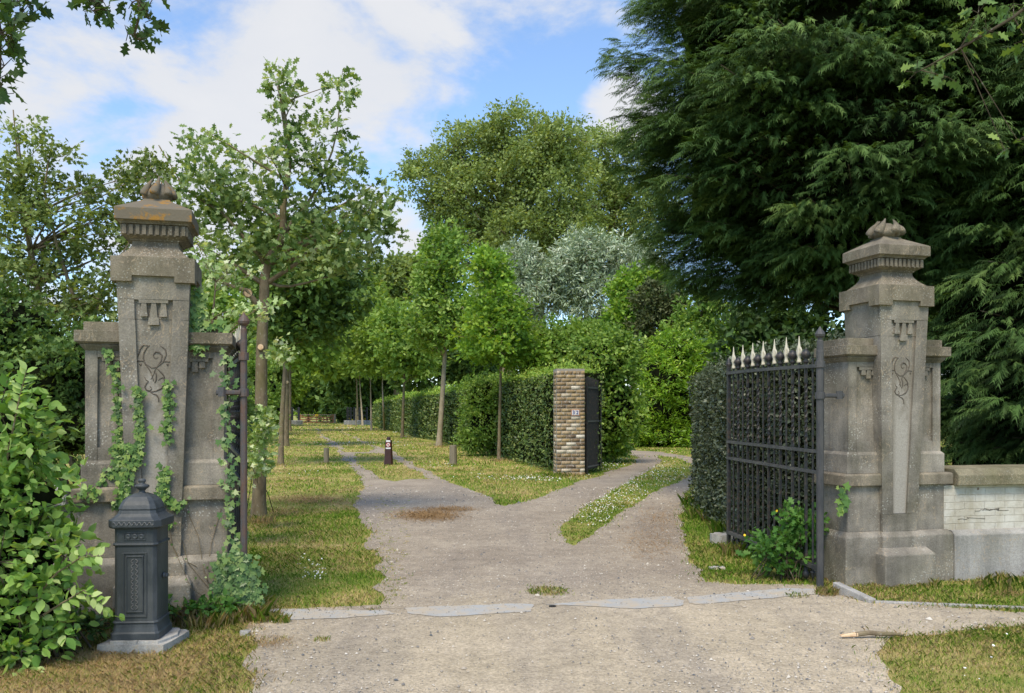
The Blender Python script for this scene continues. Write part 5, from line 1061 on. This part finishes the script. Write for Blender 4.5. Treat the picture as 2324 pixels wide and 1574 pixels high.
# ---- background trees and shrubs behind the left pier
Z = 10.5
def bezlimb(Z, lists):
    def f(root, off, T, rad):
        lm = MB()
        for pts, r0 in lists:
            q = [P(x, y, Z)-off for x, y in pts]; lm.tube(q, [max(.006, r0*(1-i/len(q))) for i in range(len(q))], 6)
        lm.build('main_limbs', MAT['bark'], root, 0, True)
    return f
tree('hawthorn_tree', 'many stemmed hawthorn towering behind the left pier at the picture edge', 'tree', [gp(150,1300)[:1]+(Z,0), P(130,1000,Z), P(110,800,Z), P(60,500,Z), P(40,300,Z)], .06,
     [E(35,290,26,55,Z,.2),E(20,420,70,70,Z,.5),E(100,400,45,60,Z,.4),E(120,340,20,45,Z,.2),E(60,540,120,90,Z,.8),E(200,480,65,60,Z,.5),E(210,590,80,80,Z,.6),E(100,700,130,110,Z,.8),E(220,720,70,70,Z,.6),E(40,640,90,80,Z,.7),E(330,400,60,30,Z+.6,.3),E(280,470,50,50,Z+.4,.4)], 270, 44, .24, .058, T_IVY, 'hawthorn', 'bark', None, 80, .1, .1, 0, .5, None, 6,
     bezlimb(Z, [([(150,980),(120,880),(110,760),(70,600),(45,420),(30,250)], .045), ([(150,1000),(160,850),(175,700),(130,560),(100,430),(120,310)], .04), ([(160,1000),(190,800),(240,640),(300,540)], .035)]), .004)
tree('sycamore_sapling', 'pale leaved sapling leaning out between the left pier and the oak trunk', 'tree', [(P(470,1100,9)[0],9,0), P(470,900,9), P(480,760,9), P(490,640,9)], .03,
     [E(520,640,60,45,9,.4),E(560,720,80,18,9,.3),E(500,720,50,30,9,.3),E(590,700,50,16,9,.2),E(470,600,40,50,9,.3)], 26, 22, .15, .055, T_IVY, 'maple_pale', 'bark', None, 40, .05, .1, 0, .3, None, 5, None, .003)
bush('leafy_bush', 'pale leaved regrowth at the foot of the oak beside the left gate', G(590,1165)+(0,), [E(585,1000,30,40,11.5,.25),E(600,960,25,25,11.5,.2),E(580,1060,35,30,11.5,.25),E(640,810,20,18,12,.15)], 60, 22, .16, .07, T_IVY, 'maple_pale', shell=.1, core=0, limbs=6)
bush('dark_bush', 'dense dark shrub behind the left pier and the wall stub', (-4.3,9.2,0), [E(100,880,150,90,9.2,.8),E(200,830,90,80,9.2,.7),E(120,980,160,60,9,.7),E(20,760,100,90,9.4,.8),E(240,900,50,80,9.3,.5),E(470,840,60,60,9.6,.4),E(520,960,30,120,10,.3)], 420, 42, .2, .055, T_IVY, 'oak_shade' if False else 'wood_dark', shell=.3, core=.82, limbs=30)
bush('low_shrub', 'low pale green scrub in the meadow just behind the far field gate', (P(712,960,180)[0],180,0), [E(712,937,34,6,180,2),E(690,939,20,5,180,1.5),E(738,939,22,5,180,1.5)], 90, 30, .8, .5, T_QUAD, 'hedgetop', core=.6, limbs=4)
bush('dark_bush', 'green undergrowth behind the second trunk of the left row', gp(600,985), [E(590,880,45,70,48,1.5),E(560,930,50,60,44,1.5),E(625,930,18,40,60,1.)], 200, 40, .5, .22, T_QUAD, 'mid', core=.7, limbs=4)
# ---- overhanging oak sprays near the camera
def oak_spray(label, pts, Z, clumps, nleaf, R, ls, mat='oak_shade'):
    off = P(pts[0][0], pts[0][1], Z); root = empty('oak_bough', tuple(off), 0, label, 'branch', 'oak boughs hanging into the top of the picture')
    q = [P(x, y, Z)-off for x, y in pts]; MB().tube(q, [max(.004, .014*(1-i/len(q))) for i in range(len(q))], 6).build('twig', MAT['bark_dark'], root, 0, True)
    cc = np.array([P(x, y, Z+rs.uniform(-.1,.1))-off for x, y in clumps]); p, ax, nn, td, ci = clump_leaves(cc, R, nleaf, .5, 5, .8, .4)
    leaf_mesh('leaves', p, ls*rs.uniform(.7,1.2,len(p)), ax, nn, T_OAK, MAT[mat], root)
    tw = MB()
    for i in range(len(cc)):
        j = int(np.argmin([np.linalg.norm(cc[i]-a) for a in q])); tw.tube([q[j], cc[i]], [.004,.002], 4)
        for k in range(4): tw.tube([cc[i], cc[i]+td[i,k]*R*.8], [.002,.0015], 4)
    tw.build('side_twigs', MAT['bark_dark'], root); return root
oak_spray('dark oak bough hanging down the top left corner of the picture', [(-60,-120),(-10,0),(0,80),(0,160),(-5,225)], 3.6, [(0,10),(35,15),(20,55),(45,5),(5,80),(20,95),(-5,120),(10,150),(-5,180),(-5,215),(30,75),(45,35),(60,0)], 9, .075, .075)
oak_spray('small dark oak spray hanging from the top edge, clear against the cloud', [(330,-80),(315,0),(318,30),(305,80)], 3.6, [(300,5),(325,20),(345,45),(305,80),(290,78),(312,90),(340,10)], 7, .055, .06)
oak_spray('larger dark oak cluster at the top edge, left of the small spray', [(240,-90),(232,-30),(222,5),(215,25)], 3.6, [(200,0),(215,15),(235,5),(210,25),(228,22),(245,-5),(190,-15)], 8, .055, .065)
oak_spray('green oak twig reaching in from the right edge across the cypress', [(2420,-60),(2300,40),(2180,110),(2090,160)], 5.5, [(2080,165),(2110,150),(2140,140),(2170,120),(2200,90),(2240,70),(2290,50),(2300,10),(2220,30),(2330,90),(2310,320),(2280,340),(2150,175)], 7, .1, .085, 'wood_dark')
# ================================================================== BIG CYPRESSES
def cypress(label, cx, cy, R0, Ht, z_low, nb, seed, frac_front=.75, prof=None, per=100, sp=.34):
    r = np.random.RandomState(seed); root = empty('cypress_tree', (cx, cy, 0), 0, label, 'tree', 'tall dark cypresses behind the right pier')
    MB().tube([(0,0,-.1),(0,0,2),(.1,0,Ht*.5),(0,0,Ht*.95)], [.34,.3,.2,.04], 12).build('trunk', MAT['bark_dark'], root, 0, True)
    prof = prof or (lambda t: (math.sin(min(1, t*2.2+.35)*math.pi/2))*(1-t**2.2)**.8)
    # near-black solid core, blocks light and blackens gaps between the sprays
    c = MB(); pr = [(max(.05, R0*.67*prof(t)), z_low+.5+(Ht-z_low-1)*t) for t in np.linspace(0, 1, 12)]
    c.lathe([(.05, z_low+.45)]+pr, n=24, fn=lambda t, z: 1+.12*math.sin(3*t+z*1.3)+.08*math.sin(7*t-z*2)); c.build('shade_core', MAT['inner'], root, 0, True)
    lm = MB(); PP, AA, NN, SS, TT = [], [], [], [], []
    for i in range(nb):
        t = r.rand()**1.15; z = z_low+(Ht-z_low)*t
        if r.rand() < frac_front: az = math.radians(r.uniform(175, 365))
        else: az = r.rand()*2*math.pi
        Rb = R0*prof(t)*r.uniform(.8, 1.0)*(1+.06*math.sin(3*az+z*1.3)+.04*math.sin(7*az-z*2)); d = np.array([math.cos(az), math.sin(az), 0])
        rise = r.uniform(.12, .42); sag = r.uniform(.02, .14)
        s0 = np.array([0,0,z-Rb*rise*.6]); tip = d*Rb+np.array([0,0,z]); mid = (s0+tip)/2+np.array([0,0,Rb*sag]); hgt_ = r.uniform(-.1,.1)
        sidev = np.array([-d[1], d[0], 0])
        if i % 3 == 0: lm.tube(bez(s0, mid, tip, 6), [.05,.04,.03,.02,.012,.006], 5)
        n_ = int(per*r.uniform(.7, 1.2)); u = 1-r.rand(n_)**1.5*.5; q = (1-u)[:,None]**2*s0+2*(u*(1-u))[:,None]*mid+(u*u)[:,None]*tip
        taper = (1.12-u)*Rb*.52+.1; lat = r.uniform(-1,1,n_); q = q+sidev*(lat*taper)[:,None]+np.stack([np.zeros(n_),np.zeros(n_),-np.abs(lat)*taper*.22-r.rand(n_)**1.5*.16],1)
        ax = nz(d[None]*(1.)+sidev[None]*(lat*.65)[:,None]+np.stack([np.zeros(n_),np.zeros(n_),r.uniform(-.45,.3,n_)+hgt_],1)+r.randn(n_,3)*.12)
        nn = nz(np.array([0,0,1.])[None]+d[None]*.35+r.randn(n_,3)*.3)
        PP.append(q); AA.append(ax); NN.append(nn); SS.append(sp*r.uniform(.55,1.15,n_)); TT.append(np.clip(r.rand()*.45+r.rand(n_)*.35+.2*(u > .93),0,1))
    lm.build('limbs', MAT['bark_dark'], root, 0, True)
    p = np.concatenate(PP); a = np.concatenate(AA); n_ = np.concatenate(NN); s = np.concatenate(SS); t = np.concatenate(TT); k = p[:,2] > .1; p, a, n_, s, t = p[k], a[k], n_[k], s[k], t[k]
    h = r.rand(len(p)) < .5
    leaf_mesh('foliage', p[h], s[h], a[h], n_[h], T_SPRAYS[0], MAT['cypress'], root, t[h]); leaf_mesh('foliage_spray', p[~h], s[~h], a[~h], n_[~h], T_SPRAYS[1], MAT['cypress'], root, t[~h])
    return root
cypress('broad dark cypress, its left side cut against the sky and its skirt above the gate', 6.4, 16.2, 4.7, 15.5, 3.7, 860, 3, .85, lambda t: math.sin(min(1, t*2.6+.42)*math.pi/2)*(1-t**2.4)**.75)
cypress('second dark cypress filling the right edge down to the painted wall', 9.9, 13.6, 4.2, 14, .1, 700, 4, .85, lambda t: math.sin(min(1, t*4+.72)*math.pi/2)*(1-t**2.4)**.75)

# ================================================================== IVY
def ivy(name, label, paths, n_per, spread, ls, mat, base, rz, yf, grp='ivy on and around the left pier', tmpl=T_IVY, zsp=None):
    root = empty(name, (base[0], base[1], 0), rz, label, 'ivy', grp); st_ = MB(); pts = []
    for path, dn_ in paths:
        q = [np.array((x, yf(x, z)-.004, z)) for x, z in path]; st_.tube([tuple(a) for a in q], .0022 if name == 'bare_creeper' else .004, 5)
        for i in range(len(q)-1):
            ln = np.linalg.norm(q[i+1]-q[i]); k = max(1, int(ln*n_per*dn_)); t = rs.rand(k)
            pp = q[i]+(q[i+1]-q[i])*t[:,None]+np.stack([rs.randn(k)*spread, -rs.rand(k)*.03, rs.randn(k)*spread],1); pts.append(pp)
    st_.build('stem', MAT['bark'] if name == 'bare_creeper' else MAT['bark_dark'], root); p = np.concatenate(pts); n = len(p)
    for i in range(n): p[i,1] = min(p[i,1], yf(p[i,0], p[i,2])-.006-.02*rs.rand())
    ax = nz(np.stack([rs.randn(n)*.7, -.25+0*rs.rand(n), -1+rs.randn(n)*.5],1)); nn = nz(np.tile((0,-1.,.35),(n,1))+rdir(n)*.35)
    leaf_mesh('leaves', p, ls*rs.uniform(.6,1.25,n), ax, nn, tmpl, MAT[mat], root); return root
hw_ = lambda z: .178+(z-.45)*.0357
def yfront(x, z):        # front surface of the pier in its own frame
    if z < .3 and abs(x) < .27: return -.1
    if abs(x) < hw_(z)+.005: return .05-.0314*(z-.45)
    if z < .47: return .03
    if z < .89: return .085
    if z < 1.0: return .04
    return .10
def lx_(px_): return (px_-346.4)/305/1.02
zz = lambda y: H-(y-HY)/305
def pth(L_): return [(lx_(x), zz(y)) for x, y in L_]
ivy('ivy_plant', 'ivy streaming down the left wing and shaft edge of the left pier', [(pth([(240,795),(255,830),(265,880),(268,940),(265,1000)]), 1.), (pth([(265,1000),(270,1060),(280,1110),(265,1150)]), 2.6), (pth([(265,1010),(300,1010),(290,1060),(280,1120)]), 1.6), (pth([(205,1130),(240,1080),(270,1040)]), 1.), (pth([(312,880),(316,940),(318,1000),(312,1050)]), 1.8),(pth([(175,1120),(200,1110)]),1.)], 150, .018, .043, 'ivy', PL, TH, yfront)
ivy('ivy_plant', 'ivy strand up the right rib of the left pier shaft, behind the post box knob', [(pth([(378,865),(378,930),(374,1000)]), 1.5), (pth([(368,1060),(365,1100),(360,1150)]), 2.6), (pth([(360,1120),(395,1150),(412,1140)]), 1.), (pth([(380,1180),(388,1190)]), .8)], 150, .02, .043, 'ivy', PL, TH, yfront)
ivy('ivy_plant', 'ivy mound climbing the outer corner of the left pier at the gate foot', [([(.50,.05),(.54,.3),(.50,.47)], 4.5), ([(.42,.02),(.46,.2),(.52,.4)], 4), ([(.56,.5),(.55,.8),(.56,1.0)], .9), ([(.53,1.0),(.52,1.3),(.525,1.55)], .7), ([(.53,1.5),(.53,2.0)], .8), ([(.3,.03),(.4,.06),(.5,.05)], 2.2)], 130, .04, .05, 'ivy_old', PL, TH, lambda x, z: -.02 if z < .5 else .05)
_ip = ivy('ivy_plant', 'ivy wrapped round the lower hinge post and bars of the left gate', [([(0,.0),(.02,.3),(-.01,.5)], 5), ([(.1,.05),(.08,.3)], 3)], 130, .05, .05, 'ivy_old', (-2.03,6.58), TH, lambda x, z: .02)
ivy('ivy_plant', 'leafy creeper hanging from the upper right edge of the left pier shaft', [([(.27,2.5),(.29,2.3),(.28,2.15),(.3,2.05)], 3.4), ([(.30,2.25),(.34,2.24),(.42,2.23),(.5,2.22)], 1.2)], 110, .03, .055, 'ivy', PL, TH, lambda x, z: .1)
ivy('bare_creeper', 'leafless reddish creeper stems spread over the lower right of the left pier', [(pth([(480,1370),(455,1300),(440,1220),(415,1160)]), .02), (pth([(460,1320),(470,1240),(492,1160)]), .02), (pth([(485,1385),(430,1330),(385,1240),(378,1180)]), .02), (pth([(440,1290),(400,1270),(370,1210)]), .02), (pth([(470,1345),(420,1280),(405,1230)]), .02)], 60, .01, .02, 'ivy_old', PL, TH, yfront)
ivy('ivy_plant', 'few ivy leaves on the gate side of the right pier by the ledge', [([(-.6,.88),(-.62,.75),(-.61,.66)], 1.2), ([(-.6,.88),(-.56,.86)], 1.0)], 75, .03, .07, 'ivy', PR, TH, lambda x, z: .05, 'ivy on the right pier')
# nettles and weeds at the left pier foot
n_ = 70; bush('ground_weeds', 'low nettles and bramble leaves at the foot of the left pier by the gate', loc(PL, TH, .38, -.12), [(*loc(PL, TH, .38, -.14, .08), .2, .08, .08), (*loc(PL, TH, .1, -.2, .06), .16, .06, .06)], 34, 10, .08, .055, T_OVAL, 'celandine', cat='weed', shell=.1, core=0, limbs=14)
bush('ground_weeds', 'weeds between the left shrub and the post box at the pier foot', (-2.95,5.95,0), [(-2.85,5.95,.08,.22,.1,.08)], 30, 10, .09, .05, T_OVAL, 'ivy_old', cat='weed', shell=.1, core=0, limbs=10)
